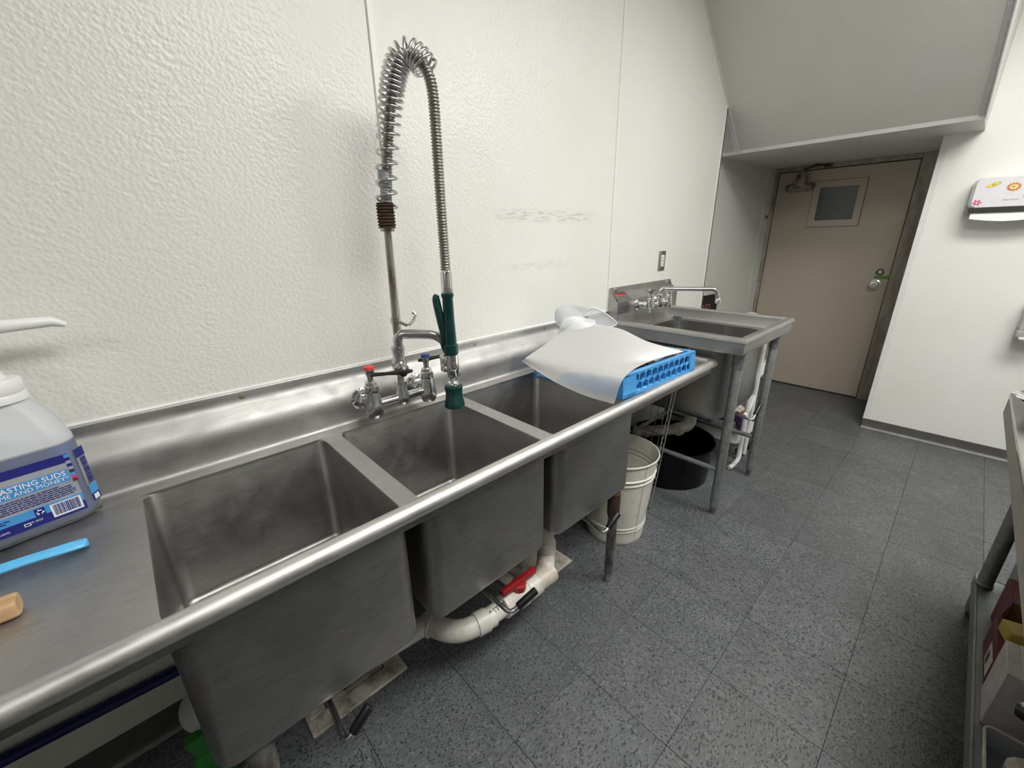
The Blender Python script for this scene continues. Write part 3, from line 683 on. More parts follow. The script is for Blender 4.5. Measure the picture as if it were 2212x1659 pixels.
for r_ in range(6):
    x = -.118
    while x < .082-(.02 if r_ == 5 else 0):
        wd = random.uniform(.004, .011); patch(bm, fo-ey_*.0018, fex, fez, x, min(x+wd, .086), .0765+.0048*r_, .0787+.0048*r_, .0003); x += wd+.0016
for r_ in range(2):
    x = -.118
    while x < -.03:
        wd = random.uniform(.004, .011); patch(bm, fo-ey_*.0022, fex, fez, x, x+wd, .057+.005*r_, .059+.005*r_, .0003); x += wd+.0016
obj('fine_print', bm, 'navy', jug, smooth=False)
# side label on the rounded right-hand end
so = J(.1085, -.0515, 0); sd = (ex_*.72 - ey_*.70).normalized(); sx_ = V(-sd.y, sd.x, 0)
def slab(x0, x1, z0, z1, mat, layer=1, name='side_label'):
    bm = new(); patch(bm, so+sd*.0012*layer, sx_, fez, x0, x1, z0, z1, .0004); return obj(name, bm, mat, jug, smooth=False)
slab(-.004, .019, .035, .172, 'silver', 1); slab(-.004, .019, .150, .172, 'navy', 2, 'label_band'); slab(-.004, .019, .052, .076, 'sky', 2, 'label_band'); slab(-.004, .019, .033, .052, 'navy', 2, 'label_band'); slab(0, .014, .036, .049, 'ink_white', 3, 'emblem')
bm = new(); z = .08
while z < .147:
    h_ = random.choice((.0012, .002, .003)); patch(bm, so+sd*.0036, sx_, fez, .002, .016, z, z+h_, .0003); z += h_+random.choice((.001, .0016))
obj('barcode', bm, 'navy', jug, smooth=False)

# light-blue brush handle and wooden handle on the left drainboard
bm = new(); pts = catmull([(-.50, 1.165, ZD+.020), (-.38, 1.162, ZD+.019), (-.29, 1.166, ZD+.018), (-.235, 1.166, ZD+.016), (-.195, 1.170, ZD+.012), (-.180, 1.172, ZD+.010)], 6)
nP = len(pts); R = []
for i, p in enumerate(pts):
    f = i/(nP-1); wd = .013 if f < .55 else .013+.004*math.sin((f-.55)/.45*PI); wd = wd if f < .93 else wd*math.sqrt(max(.03, (1-f)/.07)); hh = .008
    R.append([p+V(0, wd*math.cos(a), hh*math.sin(a)) for a in [2*PI*k_/12 for k_ in range(12)]])
loops(bm, R, True, True); o = obj('brush_handle', bm, 'brush_blue', origin=(-.3, 1.166, ZD)); tag(o, 'light blue plastic brush handle lying on drainboard in front of soap jug', 'brush')
bm = new(); pts = catmull([(-.50, 1.168, ZD+.0275), (-.38, 1.165, ZD+.0268), (-.29, 1.168, ZD+.026), (-.20, 1.171, ZD+.0205)], 6); tube(bm, pts, .0022, 6); obj('ridge', bm, 'brush_blue', o)
bm = new(); R = []
for x, s in ((-.62, .9), (-.30, 1.0), (-.272, 1.0), (-.266, .96), (-.263, .85)): R.append([V(x, 1.000+.040*s*(a-.5)*1.0+.018, ZD+.002+.034*(b if s == 1 else (b-.5)*s+.5)) for a, b in rr(0, 1, 0, 1, .22, 4)])
loops(bm, R, True, True); o = obj('wooden_handle', bm, 'wood', origin=(-.3, 1.0, ZD)); tag(o, 'end of pale wooden handle lying at drainboard left edge', 'wooden handle')

# ------------------------------------------------------------------ single bowl hand sink on legs
hs = thing('utility_sink', 'freestanding single-bowl stainless sink on round galvanised legs near door', 'sink', (2.45, 1.0, 0))
hx0, hx1, hy0, hy1, hz = 2.075, 2.838, .640, 1.37, 1.036
def hrim_prof():  # (outward offset, z) of the raised marine edge, from the deck out, over and down
    return [(-.075, hz-.072), (-.050, hz-.072), (-.045, hz-.066), (-.040, hz-.010), (-.032, hz-.001), (-.022, hz), (-.006, hz-.003), (.0, hz-.010), (.002, hz-.022), (-.004, hz-.026), (-.006, hz-.072), (-.012, hz-.084), (-.030, hz-.086)]
def off_rect(d): return [(hx0-d, hy1), (hx0-d, hy0-d), (hx1+d, hy0-d), (hx1+d, hy1)]
bm = new(); rows = [[V(x, y, z) for x, y in off_rect(d)] for d, z in hrim_prof()]
vs = [[bm.verts.new(p) for p in r] for r in rows]
for q, s in zip(vs, vs[1:]):
    for k_ in range(3): bm.faces.new((q[k_], q[k_+1], s[k_+1], s[k_]))
bmesh.ops.bevel(bm, geom=[e for e in bm.edges if abs((e.verts[0].co-e.verts[1].co).x) > 0 and False], offset=.001) if False else None
obj('rim', bm, 'steel', hs, angle=35)
# deck with a rounded bowl opening
bx0, bx1, hby0, hby1, brr = 2.175, 2.745, .735, 1.315, .11
bm = new(); es = ring_edges([V(hx0+.06, hy0+.06, hz-.072), V(hx1-.06, hy0+.06, hz-.072), V(hx1-.06, hy1, hz-.072), V(hx0+.06, hy1, hz-.072)]) + ring_edges([V(x, y, hz-.076) for x, y in rr(bx0, bx1, hby0, hby1, brr, 8)])
bmesh.ops.triangle_fill(bm, use_beauty=True, edges=es); obj('deck', bm, 'steel', hs)
bm = new(); zb = .515; R = [[V(x, y, hz-.076) for x, y in rr(bx0, bx1, hby0, hby1, brr, 8)]]
def bowl_rows(o, drop):
    R = []
    for q in range(9):
        t = PI/2*q/8; s_ = .085*(1-math.cos(t)); R.append([V(x, y, zb+.085-.085*math.sin(t)-drop) for x, y in rr(bx0-o+s_, bx1+o-s_, hby0-o+s_, hby1+o-s_, max(.02, brr+o-s_*.9), 8)])
    return R
loops(bm, R + bowl_rows(-.004, -.006), False, True)
loops(bm, [[V(x, y, hz-.079) for x, y in rr(bx0-.004, bx1+.004, hby0-.004, hby1+.004, brr+.004, 8)]] + bowl_rows(.004, .0), False, True)
obj('bowl', bm, 'steel_v', hs, angle=60)
# backsplash: riser, sloped return, flange, with closed ends
bm = new(); poly = [(1.37, hz-.076), (1.37, 1.140), (1.425, 1.182), (1.425, 1.212), (1.436, 1.212), (1.436, hz-.076)]
prism(bm, poly, 'x', 2.112, 2.845); bmesh.ops.bevel(bm, geom=[e for e in bm.edges if abs(e.verts[0].co.x-e.verts[1].co.x) < .001 and min(v.co.z for v in e.verts) > 1.13], offset=.006, segments=2, affect='EDGES'); obj('backsplash', bm, 'steel', hs, angle=25)
for x in (2.17, 2.785):
    bm = new(); lathe(bm, [(.012, -.001), (.011, .006), (.005, .009)], (x, 1.425, 1.198), (0, -1, 0), 10); obj('screw', bm, 'chrome', hs)
# maker's label folded over the bend
bm = new(); n1 = V(0, -.607, .795)
def lbl(x0, x1, t0, t1, lift, mat, name='maker_label', lo=None):
    """strip on the sloped return (t from 0 bottom to 1 top) or on the riser (z values in lo)"""
    bm = new()
    if lo: patch(bm, (0, 1.37-lift, 0), (1, 0, 0), (0, 0, 1), x0, x1, lo[0], lo[1], .0005)
    else:
        o_ = V(0, 1.37, 1.140); ey = V(0, .055, .042); L_ = ey.length; patch(bm, o_ + V(0, -.607, .795)*lift, (1, 0, 0), ey, x0, x1, t0*L_, t1*L_, .0005)
    return obj(name, bm, mat, hs, smooth=False)
lbl(2.118, 2.262, .02, .98, .0006, 'plate_steel'); lbl(2.118, 2.262, 0, 0, .0008, 'plate_steel', lo=(1.060, 1.139))
lbl(2.14, 2.235, .55, .80, .0014, 'red_cap', 'label_swoosh')
text('lettering', 'EAGLE', .030, V(2.160, 1.37, 1.140)+V(0, .055, .042)*.66, (1, 0, 0), (0, .055, .042), 'print', hs, 1.05, off=.0025, bold=.02)
bm = new()
for z in [1.066+.0085*q for q in range(8)]:
    patch(bm, (0, 1.3685, 0), (1, 0, 0), (0, 0, 1), 2.127, 2.127+random.uniform(.09, .125), z, z+.0035, .0004)
obj('fine_print', bm, 'print', hs, smooth=False)
# legs, gussets, feet and rails
for (x, y) in ((2.177, .690), (2.742, .695), (2.177, 1.29), (2.742, 1.29)):
    bm = new(); lathe(bm, [(.0225, .045), (.0235, .06), (.0235, .90), (.022, .905)], (x, y, 0), seg=18); lg = obj('leg', bm, 'galv', hs)
    bm = new(); lathe(bm, [(.028, .865), (.0285, .87), (.0285, .955), (.035, .965), (.035, .985)], (x, y, 0), seg=18); obj('gusset', bm, 'galv', lg)
    bm = new(); lathe(bm, [(.010, 0), (.014, .004), (.012, .018), (.017, .022), (.019, .045)], (x, y, 0), seg=14); obj('foot', bm, 'old_leg', lg)
for x in (2.177, 2.742):
    bm = new(); tube(bm, [(x, .705, .275), (x, 1.28, .275)], .014, 12); obj('rail', bm, 'galv', hs)
bm = new(); tube(bm, [(2.19, 1.29, .275), (2.73, 1.29, .275)], .014, 12); obj('rail', bm, 'galv', hs)
p, q, e = V(2.585, .80, .455), V(2.576, .687, .45), V(2.685, .69, .515)
bm = new(); tube(bm, fillet([V(2.50, 1.02, .46), p, q, e], .02), .0075, 10); lv = obj('drain_lever', bm, 'chrome', hs)
bm = new(); tube(bm, [q.lerp(e, .36), q.lerp(e, .40), q.lerp(e, 1.05), q.lerp(e, 1.09)], [.010, .0135, .0135, .009], 12); obj('grip', bm, 'black', lv, label='black rubber grip on drain lever')

# its wall faucet
hf = thing('wall_faucet', 'chrome wall faucet with long swing spout on the freestanding single-bowl sink', 'faucet', (2.45, 1.37, 1.10))
fy, fz = 1.285, 1.098
bm = new(); lathe(bm, [(.013, 0), (.013, .23)], (2.335, fy, fz), (1, 0, 0), 14)
for x in (2.335, 2.56): lathe(bm, [(.012, -.038), (.024, -.026), (.026, .0), (.022, .03), (.017, .05), (.020, .052), (.020, .066), (.012, .07)], (x, fy, fz), (0, 0, 1), 18)
lathe(bm, [(.012, -.026), (.020, -.016), (.021, .02), (.017, .04), (.019, .042), (.019, .056), (.013, .06)], (2.447, fy, fz), (0, 0, 1), 18)
obj('body', bm, 'chrome_bright', hf)
for x in (2.335, 2.56):
    bm = new(); lathe(bm, [(.036, 0), (.036, .006), (.026, .016), (.018, .02), (.018, .045), (.022, .047), (.022, .06), (.014, .085)], (x, 1.37, fz), (0, -1, 0), 18); obj('wall_flange', bm, 'chrome_bright', hf)
    bm = new(); lathe(bm, [(.010, .066), (.010, .085), (.014, .09), (.014, .10), (.006, .104)], (x, fy, fz), (0, 0, 1), 12); box(bm, x-.040, x+.040, fy-.008, fy+.008, fz+.088, fz+.100, .003, 1); obj('valve_handle', bm, 'plate_steel', hf)
bm = new(); s0 = V(2.447, fy, fz+.055); e0 = V(2.625, 1.01, 1.185)
tube(bm, fillet([s0, V(2.452, fy-.004, 1.190), e0+V(-.004, .006, 0.006), e0+V(.004, -.006, -.065)], .045, 7), .0125, 14); lathe(bm, [(.016, 0), (.016, .026), (.013, .03)], e0+V(.004, -.006, -.078), (0, 0, 1), 14); obj('spout', bm, 'chrome_bright', hf)

# ------------------------------------------------------------------ drain pipes
dp = thing('drain_pipe', 'grubby white plastic drain pipe with red ball valve under the middle bowl', 'pipe', (.8, .9, 0))
bm = new(); tube(bm, [(.12, 1.05, .235), (.50, 1.015, .232)], .033, 18); obj('pipe', bm, 'pvc', dp)
bm = new(); tube(bm, fillet([(.505, 1.03, .23), (.562, .905, .23), (.70, .880, .23)], .11, 10), .036, 18); 
lathe(bm, [(.036, 0), (.041, .002), (.041, .045), (.036, .05)], V(.628, .893, .23), V(.138, -.025, 0), 18); lathe(bm, [(.036, 0), (.041, .002), (.041, .03), (.036, .035)], V(.520, .995, .23), V(-.4, .9, 0), 18); obj('elbow', bm, 'pvc', dp)
pd = V(1, -.045, 0).normalized()
def pa(x): return V(x, .888-.045*(x-.65), .23)
bm = new(); tube(bm, [pa(.66), pa(.93)], .033, 18); obj('pipe', bm, 'pvc', dp)
text('lettering', 'ASTM', .026, pa(.672)+V(0, -.0215, .0265), pd, (0, .74, .67), 'print', dp, 1.1, off=.001)
text('lettering', '2 IN', .026, pa(.715)+V(.02, -.0215, .0265), pd, (0, .74, .67), 'print', dp, .9, off=.001)
bm = new(); lathe(bm, [(.034, 0), (.043, .002), (.043, .05), (.040, .054), (.046, .07), (.046, .10), (.040, .115), (.043, .118), (.043, .168), (.034, .17)], pa(.745), pd, 20); vb = obj('ball_valve', bm, 'pvc', dp)
bm = new(); c = pa(.825); lathe(bm, [(.028, .035), (.028, .062), (.024, .066)], c, (0, 0, 1), 16); box(bm, -.085, .085, -.012, .012, .058, .080, .005, 2, Matrix.Translation(c)); obj('valve_lever', bm, 'red', vb, label='red lever of the ball valve')
bm = new(); T = pa(.962); lathe(bm, [(.034, -.075), (.042, -.073), (.042, -.04), (.037, -.036), (.037, .04)], T, pd, 20); tube(bm, fillet([T+V(-.02, 0, 0), T+V(.03, .03, 0), T+V(.05, .08, -.10)], .03), .037, 16); tube(bm, fillet([T+V(.0, .0, 0), T+V(.075, .062, .02), T+V(.078, .066, .06)], .03), .037, 16); obj('tee', bm, 'pvc_dull', dp)
bm = new(); tube(bm, [T+V(.078, .066, .055), T+V(.080, .068, .235)], .033, 18); lathe(bm, [(.034, 0), (.041, .002), (.041, .04), (.034, .043)], T+V(.078, .066, .05), (0, 0, 1), 18); obj('pipe', bm, 'pvc', dp)
bm = new(); tube(bm, [T+V(.05, .08, -.08), T+V(.055, .16, -.222)], .034, 16); obj('pipe', bm, 'pvc_dull', dp)

hp = thing('waste_pipe', 'white plastic waste pipe with elbow below the freestanding sink bowl', 'pipe', (2.45, 1.0, .3))
bm = new(); tube(bm, [(2.50, 1.02, .515), (2.50, 1.02, .40)], .034, 16); lathe(bm, [(.046, .0), (.046, .03), (.038, .034)], (2.50, 1.02, .475), (0, 0, 1), 16); obj('tailpiece', bm, 'pvc', hp)
bm = new(); lathe(bm, [(.036, 0), (.042, .002), (.042, .05), (.036, .053)], (2.50, 1.02, .405), (0, 0, 1), 18); tube(bm, fillet([(2.50, 1.02, .41), (2.497, 1.018, .335), (2.41, 1.065, .32)], .07, 8), .037, 16); lathe(bm, [(.037, 0), (.042, .002), (.042, .03), (.037, .034)], (2.425, 1.045, .325), V(-.1, .04, 0), 18); obj('elbow', bm, 'pvc', hp)
bm = new(); tube(bm, [(2.42, 1.050, .322), (2.235, 1.265, .293)], .034, 16); obj('pipe', bm, 'pvc_dull', hp)
bm = new(); tube(bm, [(2.245, 1.25, .300), (2.25, 1.25, .0)], .030, 14); lathe(bm, [(.034, 0), (.040, .002), (.040, .03)], (2.30, 1.19, .302), V(-.185, .215, -.03), 16); obj('stub', bm, 'pvc_dull', hp)

# floor sinks
def floor_sink(lbl_, x0, x1, y0, y1, broken):
    t = thing('floor_sink', lbl_, 'floor drain', ((x0+x1)/2, (y0+y1)/2, 0))
    bm = new(); wd = .062
    for a in ((x0, x1, y0, y0+wd), (x0, x1, y1-wd, y1), (x0, x0+wd, y0+wd, y1-wd), (x1-wd, x1, y0+wd, y1-wd)): box(bm, *a, .0005, .012, .003, 1)
    obj('frame', bm, 'drain_white', t)
    bm = new(); box(bm, x0+wd, x1-wd, y0+wd, y1-wd, .0005, .0025); obj('pit_shade', bm, 'gap', t)  # flat black sheet, the shade inside the drain put into its colour
    bm = new()
    if broken:
        pts = [(x0+wd+.004, y0+wd+.004), (x1-wd-.004, y0+wd+.004), (x1-wd-.004, y0+wd+.05), (x1-wd-.05, y0+wd+.045), (x1-wd-.09, y0+wd+.028), (x0+wd+.11, y0+wd+.034), (x0+wd+.07, y0+wd+.018), (x0+wd+.03, y0+wd+.035), (x0+wd+.004, y0+wd+.03)]
    else:
        pts = [(x0+wd+.004, y0+wd+.004), (x1-wd-.004, y0+wd+.004), (x1-wd-.004, y0+wd+.10), (x0+wd+.004, y0+wd+.10)]
    prism(bm, pts, 'z', .003, .011); obj('grate', bm, 'drain_white', t)
    return t
floor_sink('square white floor sink with a broken grate below the nearest bowl', .112, .446, 1.083, 1.417, True)
floor_sink('dirty white square floor sink under the pipe tee of the middle bowl', .965, 1.304, 1.005, 1.344, False)

# ------------------------------------------------------------------ dish rack with translucent sheets
RX, RY, RZ = 1.314, .800, .893
rk = thing('dish_rack', 'bright blue plastic dish rack with honeycomb sides resting on the right drainboard', 'dish rack', (RX, RY, RZ))
ra_ = math.radians(-3.5); rex = V(math.cos(ra_), math.sin(ra_), .002).normalized(); tilt = V(math.sin(-ra_), math.cos(ra_), -.06).normalized(); rez = rex.cross(tilt)
RW, RD, RH = .54, .505, .098
def K(a, b, c): return V(RX, RY, RZ+.012) + rex*a + tilt*b + rez*c
def kbox(bm, a0, a1, b0, b1, c0, c1, bev=.003):
    Mx = Matrix([[rex.x, tilt.x, rez.x, 0], [rex.y, tilt.y, rez.y, 0], [rex.z, tilt.z, rez.z, 0], [0, 0, 0, 1]]); Mx = Matrix.Translation(K(0, 0, 0)) @ Mx
    box(bm, a0, a1, b0, b1, c0, c1, bev, 1, Mx)
bm = new()
for c0, c1 in ((0, .018), (RH-.016, RH)):
    kbox(bm, 0, RW, 0, .020, c0, c1); kbox(bm, 0, RW, RD-.020, RD, c0, c1); kbox(bm, 0, .020, .02, RD-.02, c0, c1); kbox(bm, RW-.020, RW, .02, RD-.02, c0, c1)
obj('rim', bm, 'rack', rk)
bm = new()
bm.free()
for a, b, wx, wy in ((0, 0, .085, .05), (RW, 0, -.045, .05), (0, RD, .085, -.09), (RW, RD, -.045, -.09)):
    bm = new(); s1 = 1 if wx > 0 else -1; s2 = 1 if wy > 0 else -1
    poly = [(a, b), (a+wx, b), (a+wx, b+.006*s2), (a+.02*s1, b+.02*s2), (a+.006*s1, b+wy), (a, b+wy)]
    loops(bm, [[K(x, y, z) for x, y in poly] for z in (.004, RH-.006)], True, True); obj('corner_panel', bm, 'rack', rk)
def honey(bm, u0, u1, fixed, axis):
    """hexagonal lattice wall between u0 and u1"""
    hr = .0245; rowh = hr*1.5; zc0 = .028
    cols = int((u1-u0)/(hr*1.732))
    def pt(u, z): return K(u, fixed, z) if axis == 'x' else K(fixed, u, z)
    seen = set()
    for r_ in range(3):
        for c_ in range(-1, cols+2):
            cu = u0 + (c_+.5*(r_ % 2))*hr*1.732 + hr*.86; cz = zc0 + r_*rowh + .003
            for k_ in range(6):
                a1, a2 = PI/6+k_*PI/3, PI/6+(k_+1)*PI/3
                p = (cu+hr*math.cos(a1), cz+hr*math.sin(a1)); q = (cu+hr*math.cos(a2), cz+hr*math.sin(a2))
                key = tuple(sorted(((round(p[0], 3), round(p[1], 3)), (round(q[0], 3), round(q[1], 3)))))
                if key in seen: continue
                seen.add(key)
                if min(p[0], q[0]) < u0-.002 or max(p[0], q[0]) > u1+.002 or min(p[1], q[1]) < .004 or max(p[1], q[1]) > RH-.003: continue
                P_, Q_ = pt(*p), pt(*q); n_ = (tilt if axis == 'x' else rex)*.011; d_ = (Q_-P_).normalized().cross(n_.normalized())*.0028
                loops(bm, [[P_+d_, P_-d_, P_-d_+n_, P_+d_+n_], [Q_+d_, Q_-d_, Q_-d_+n_, Q_+d_+n_]], True, True)
bm = new(); honey(bm, .085, RW-.04, 0, 'x'); obj('honeycomb_wall', bm, 'rack', rk)
bm = new(); honey(bm, .05, RD-.09, 0, 'y'); obj('honeycomb_wall', bm, 'rack', rk)
bm = new(); honey(bm, .03, RW-.03, RD-.02, 'x'); obj('honeycomb_wall', bm, 'rack', rk); bm = new(); honey(bm, .03, RD-.03, RW-.02, 'y'); obj('honeycomb_wall', bm, 'rack', rk)
bm = new()
for q in range(1, 14): kbox(bm, q*RW/14-.002, q*RW/14+.002, .01, RD-.01, .002, .010, 0); kbox(bm, .01, RW-.01, q*RD/14-.002, q*RD/14+.002, .002, .010, 0)
obj('base_lattice', bm, 'rack', rk)
# inner ledge behind the walls so cells show blue beyond
bm = new(); kbox(bm, .02, RW-.02, .040, .044, .012, .080, 0); obj('inner_baffle', bm, 'rack', rk)
text('lettering', 'Jackson MSC', .026, K(-.0015, RD-.02, .012), -tilt, rez, 'ink_white', rk, 1.0, off=.001, shear=.25)
# tubs and utensils held in the rack
t = thing('white_tub', 'round white lidded tub seen through the frosted sheet in blue rack', 'tub', K(.22, .32, .02)); bm = new(); lathe(bm, [(.105, 0), (.110, .004), (.120, .100), (.125, .102), (.126, .112), (.100, .116), (.001, .118)], K(.22, .32, .012), rez, 28, True, True); obj('shell', bm, 'white_plastic', t)
t = thing('yellow_tub', 'pale yellow box seen through the frosted sheet in blue rack', 'tub', K(.42, .26, .02)); bm = new(); Mx = Matrix.Translation(K(.415, .235, .012)) @ Matrix.Rotation(.5, 4, 'Z'); box(bm, -.048, .048, -.045, .045, 0, .118, .012, 2, Mx); obj('shell', bm, 'yellow_box', t)
t = thing('baking_pan', 'dark metal pan lying under sheet at front of blue rack', 'pan', K(.33, .1, .05))
bm = new(); R = [[K(.36+x, .105+y, z) for x, y in rr(-a, a, -b, b, .03)] for a, b, z in ((.11, .045, .055), (.125, .055, .085), (.13, .06, .087), (.122, .052, .086), (.105, .042, .058))]; loops(bm, R, True, True); obj('shell', bm, 'dark_steel', t)
o_ = K(.24, .030, .1005); d_ = (K(.49, .060, .104)-o_)
bm = new(); wv = rez.cross(d_).normalized(); pr = []
for f, wd in ((0, .012), (.3, .013), (.6, .012), (.62, .006), (.78, .006), (.8, .018), (1.0, .020)): pr.append((f, wd))
loops(bm, [[o_+d_*f+wv*wd, o_+d_*f-wv*wd, o_+d_*f-wv*wd+rez*.005, o_+d_*f+wv*wd+rez*.005] for f, wd in pr], True, True); o = obj('spatula', bm, 'chrome', origin=o_); tag(o, 'flat steel spatula lying along the front edge of blue rack', 'utensil')
bm = new(); c = K(.205, .050, .080); lathe(bm, [(.024, 0), (.027, .01), (.024, .022), (.018, .02), (.018, .006)], c, (0.3, -.6, .7), 18); o = obj('metal_ring', bm, 'dark_steel', origin=c); tag(o, 'small dark metal ring cutter at front of blue rack', 'utensil')

# frosted sheet draped over the rack: control net in space, smoothed
net = [[(1.302, 1.344, .955), (1.264, 1.194, .94), (1.238, 1.046, .925), (1.241, .91, .91), (1.258, .802, .905)],
       [(1.318, 1.312, .985), (1.298, 1.136, .995), (1.286, 1.000, 1.00), (1.282, .884, 1.006), (1.290, .782, 1.012)],
       [(1.474, 1.287, 1.05), (1.435, 1.103, 1.050), (1.428, .964, 1.045), (1.449, .865, 1.030), (1.536, .814, 1.014)],
       [(1.534, 1.206, 1.13), (1.591, 1.108, 1.115), (1.628, 1.02, 1.10), (1.649, .90, 1.06), (1.743, .777, 1.02)]]
rows = [catmull(r_, 7) for r_ in net]; colsN = len(rows[0])
grid = [catmull([rows[r_][c_] for r_ in range(4)], 9) for c_ in range(colsN)]
def sheet_bm(grid, t):
    bm = new(); rnd = random.Random(3)
    vs = [[bm.verts.new(p) for p in g_] for g_ in grid]
    for i in range(len(vs)-1):
        for j in range(len(vs[0])-1): bm.faces.new((vs[i][j], vs[i+1][j], vs[i+1][j+1], vs[i][j+1]))
    return bm
bm = sheet_bm(grid, .001)
o = obj('plastic_sheet', bm, 'sheet', origin=(1.45, 1.0, 1.0), angle=180); tag(o, 'frosted white plastic sheet draped over the blue dish rack', 'plastic sheet')
# second sheet curled into a loop behind it
rx = V(.68, -.68, -.24).normalized(); ry = V(0, 0, 1); ry = (ry-rx*ry.dot(rx)).normalized(); axd = rx.cross(ry)
if axd.y < 0: axd = -axd
cR = V(1.790, 1.28, 1.092); R0 = []
ell = [(-.118+.0, .0)]
cv = []
for q in range(27):
    a_ = 2*PI*q/26 - PI*.55
    cv.append((.088*math.cos(a_)*(1+.22*math.cos(a_)), .050*math.sin(a_)*(1-.40*math.cos(a_))))
def roll_rows(off):
    return [[cR + rx*x*f + ry*y*f + axd*d_*.2 + V(-.74, .52, .06)*d_ for x, y in cv] for d_, f in ((0, 1), (.05, 1.06), (.10, 1.12), (.16, 1.15))]
bm = new(); RR = roll_rows(0); loops(bm, RR); 
o = obj('rolled_sheet', bm, 'roll', origin=cR, angle=180); tag(o, 'frosted plastic sheet curled into a loop behind the draped one', 'plastic sheet')
bm = new(); tube(bm, RR[0], .0035, 6, closed=True); obj('edge', bm, 'white_plastic', o)
bm = new(); fl = [[(1.500, 1.30, 1.055), (1.505, 1.285, 1.10), (1.525, 1.275, 1.138)], [(1.545, 1.23, 1.06), (1.555, 1.22, 1.10), (1.570, 1.24, 1.142)], [(1.63, 1.17, 1.06), (1.64, 1.17, 1.09), (1.66, 1.20, 1.118)]]
gl_ = [catmull(r_, 5) for r_ in fl]; gg = [catmull([gl_[r_][c_] for r_ in range(3)], 6) for c_ in range(len(gl_[0]))]
b2 = sheet_bm(gg, .001); obj('flap', b2, 'roll', o, angle=180); bm.free()

# ------------------------------------------------------------------ wire shelf standing between the sinks
ws = thing('wire_shelf', 'chrome wire shelf stood on end between the two sinks', 'wire shelf', (1.96, 1.1, 0))
def W(y, h): return V(1.950+.212*h/.94, y, .006+h)
wy0, wy1 = .955, 1.37
bm = new(); a0, a1 = W(wy0, 0), W(wy0, .92); b0, b1 = W(wy0+.026, 0)+V(.020, 0, 0), W(wy0+.026, .92)+V(.020, 0, 0)
tube(bm, [a0, a1], .0035, 8); tube(bm, [b0, b1], .0035, 8); zz = []
for q in range(29): zz.append((a0.lerp(a1, q/28) if q % 2 else b0.lerp(b1, q/28)))
tube(bm, zz, .0022, 6); obj('truss', bm, 'chrome_bright', ws)
bm = new(); tube(bm, [W(wy1, 0), W(wy1, .92)], .0035, 8); obj('side_rod', bm, 'chrome', ws)
for h in (.0, .43, .92):
    bm = new(); tube(bm, [W(wy0, h), W(wy1, h)], .0038, 8); obj('cross_rod', bm, 'chrome', ws)
for q in range(1, 11):
    y = wy0+.0385*q
    bm = new(); tube(bm, [W(y, .0), W(y, .92)], .0022, 6); obj('wire', bm, 'chrome', ws)
for y, h in ((.955+.005, .93), (wy1, .93)):
    bm = new(); c = W(y, h); pts = [c + V(0, .028*math.cos(2*PI*q/20), .028*math.sin(2*PI*q/20)) for q in range(20)]; tube(bm, pts, .0038, 6, closed=True); 
    obj('corner_ring', bm, 'chrome_bright', ws)

# ------------------------------------------------------------------ cream metal waste can and black tub
cn = thing('waste_can', 'cream enamelled metal waste can with embossed bands under the drainboard', 'waste can', (1.672, 1.012, 0))
bm = new()
prof = [(.144, 0), (.147, .006), (.148, .02), (.151, .075), (.156, .08), (.153, .087), (.152, .093), (.158, .100), (.154, .107), (.176, .36), (.183, .366), (.178, .374), (.178, .384), (.186, .391), (.180, .398), (.187, .468)]
prof += [(.193, .470), (.1945, .474), (.193, .478), (.189, .479)]
inn = [(r_-.003, h_) for r_, h_ in reversed(prof[2:16])] + [(.143, .010)]
lathe(bm, prof+inn, (1.672, 1.012, 0), seg=48); obj('shell', bm, 'can', cn, angle=30)
bm = new(); tube(bm, [V(1.672, 1.012, 0)+V(-.19, -.73, 0).normalized()*.1475+V(0, 0, .01), V(1.672, 1.012, 0)+V(-.19, -.73, 0).normalized()*.187+V(0, 0, .46)], .0015, 5); obj('seam', bm, 'can', cn)
bm = new(); lathe(bm, [(.006, -.003), (.006, .003)], V(1.672, 1.012, .425)+V(.05, .175, 0), (.2, .9, 0), 10); obj('rivet', bm, 'closer', cn)
tb = thing('round_tub', 'large round black plastic tub on floor below the freestanding sink', 'tub', (2.42, 1.08, 0)); bm = new()
prof = [(.240, 0), (.247, .006), (.268, .24), (.274, .243), (.275, .252), (.268, .254), (.262, .248)]; inn = [(.261-.0009*q*1.0+(.0025 if q % 4 in (1, 2) else 0), .235-.012*q) for q in range(17)]
lathe(bm, prof+inn+[(.236, .012)], (2.425, 1.10, 0), seg=48); obj('shell', bm, 'black_tub', tb, angle=30)

# ------------------------------------------------------------------ white rolling cart behind the sink, and what lies in it
ct = thing('rolling_cart', 'white plastic and tube rolling cart behind the freestanding sink legs', 'cart', (2.95, 1.0, 0))
for z in (.20, .62):
    bm = new(); loops(bm, [[V(x, y, zz_) for x, y in rr(2.755+i_, 3.145-i_, .80+i_, 1.26-i_, .03)] for zz_, i_ in ((z, .004), (z-.02, 0), (z+.058, 0), (z+.060, .004), (z+.058, .010), (z+.012, .012))], True, True); obj('tray', bm, 'white_plastic', ct)
for x, y, top in ((2.815, .792, .80), (2.905, .790, .86), (3.10, .792, .86), (2.80, 1.265, .86), (3.10, 1.265, .86)):
    bm = new(); tube(bm, [(x, y, .06), (x, y, top)], .0155, 12); obj('post', bm, 'white_plastic', ct)
bm = new(); tube(bm, fillet([(2.815, .792, .14), (2.81, .785, .06), (2.75, .80, .02), (2.72, .81, .018)], .05), .0145, 10); obj('leg_bow', bm, 'white_plastic', ct)
bm = new(); tube(bm, catmull([(2.79, .795, .38), (2.85, .79, .42), (2.905, .79, .50)], 6), .0125, 10); obj('brace', bm, 'white_plastic', ct)
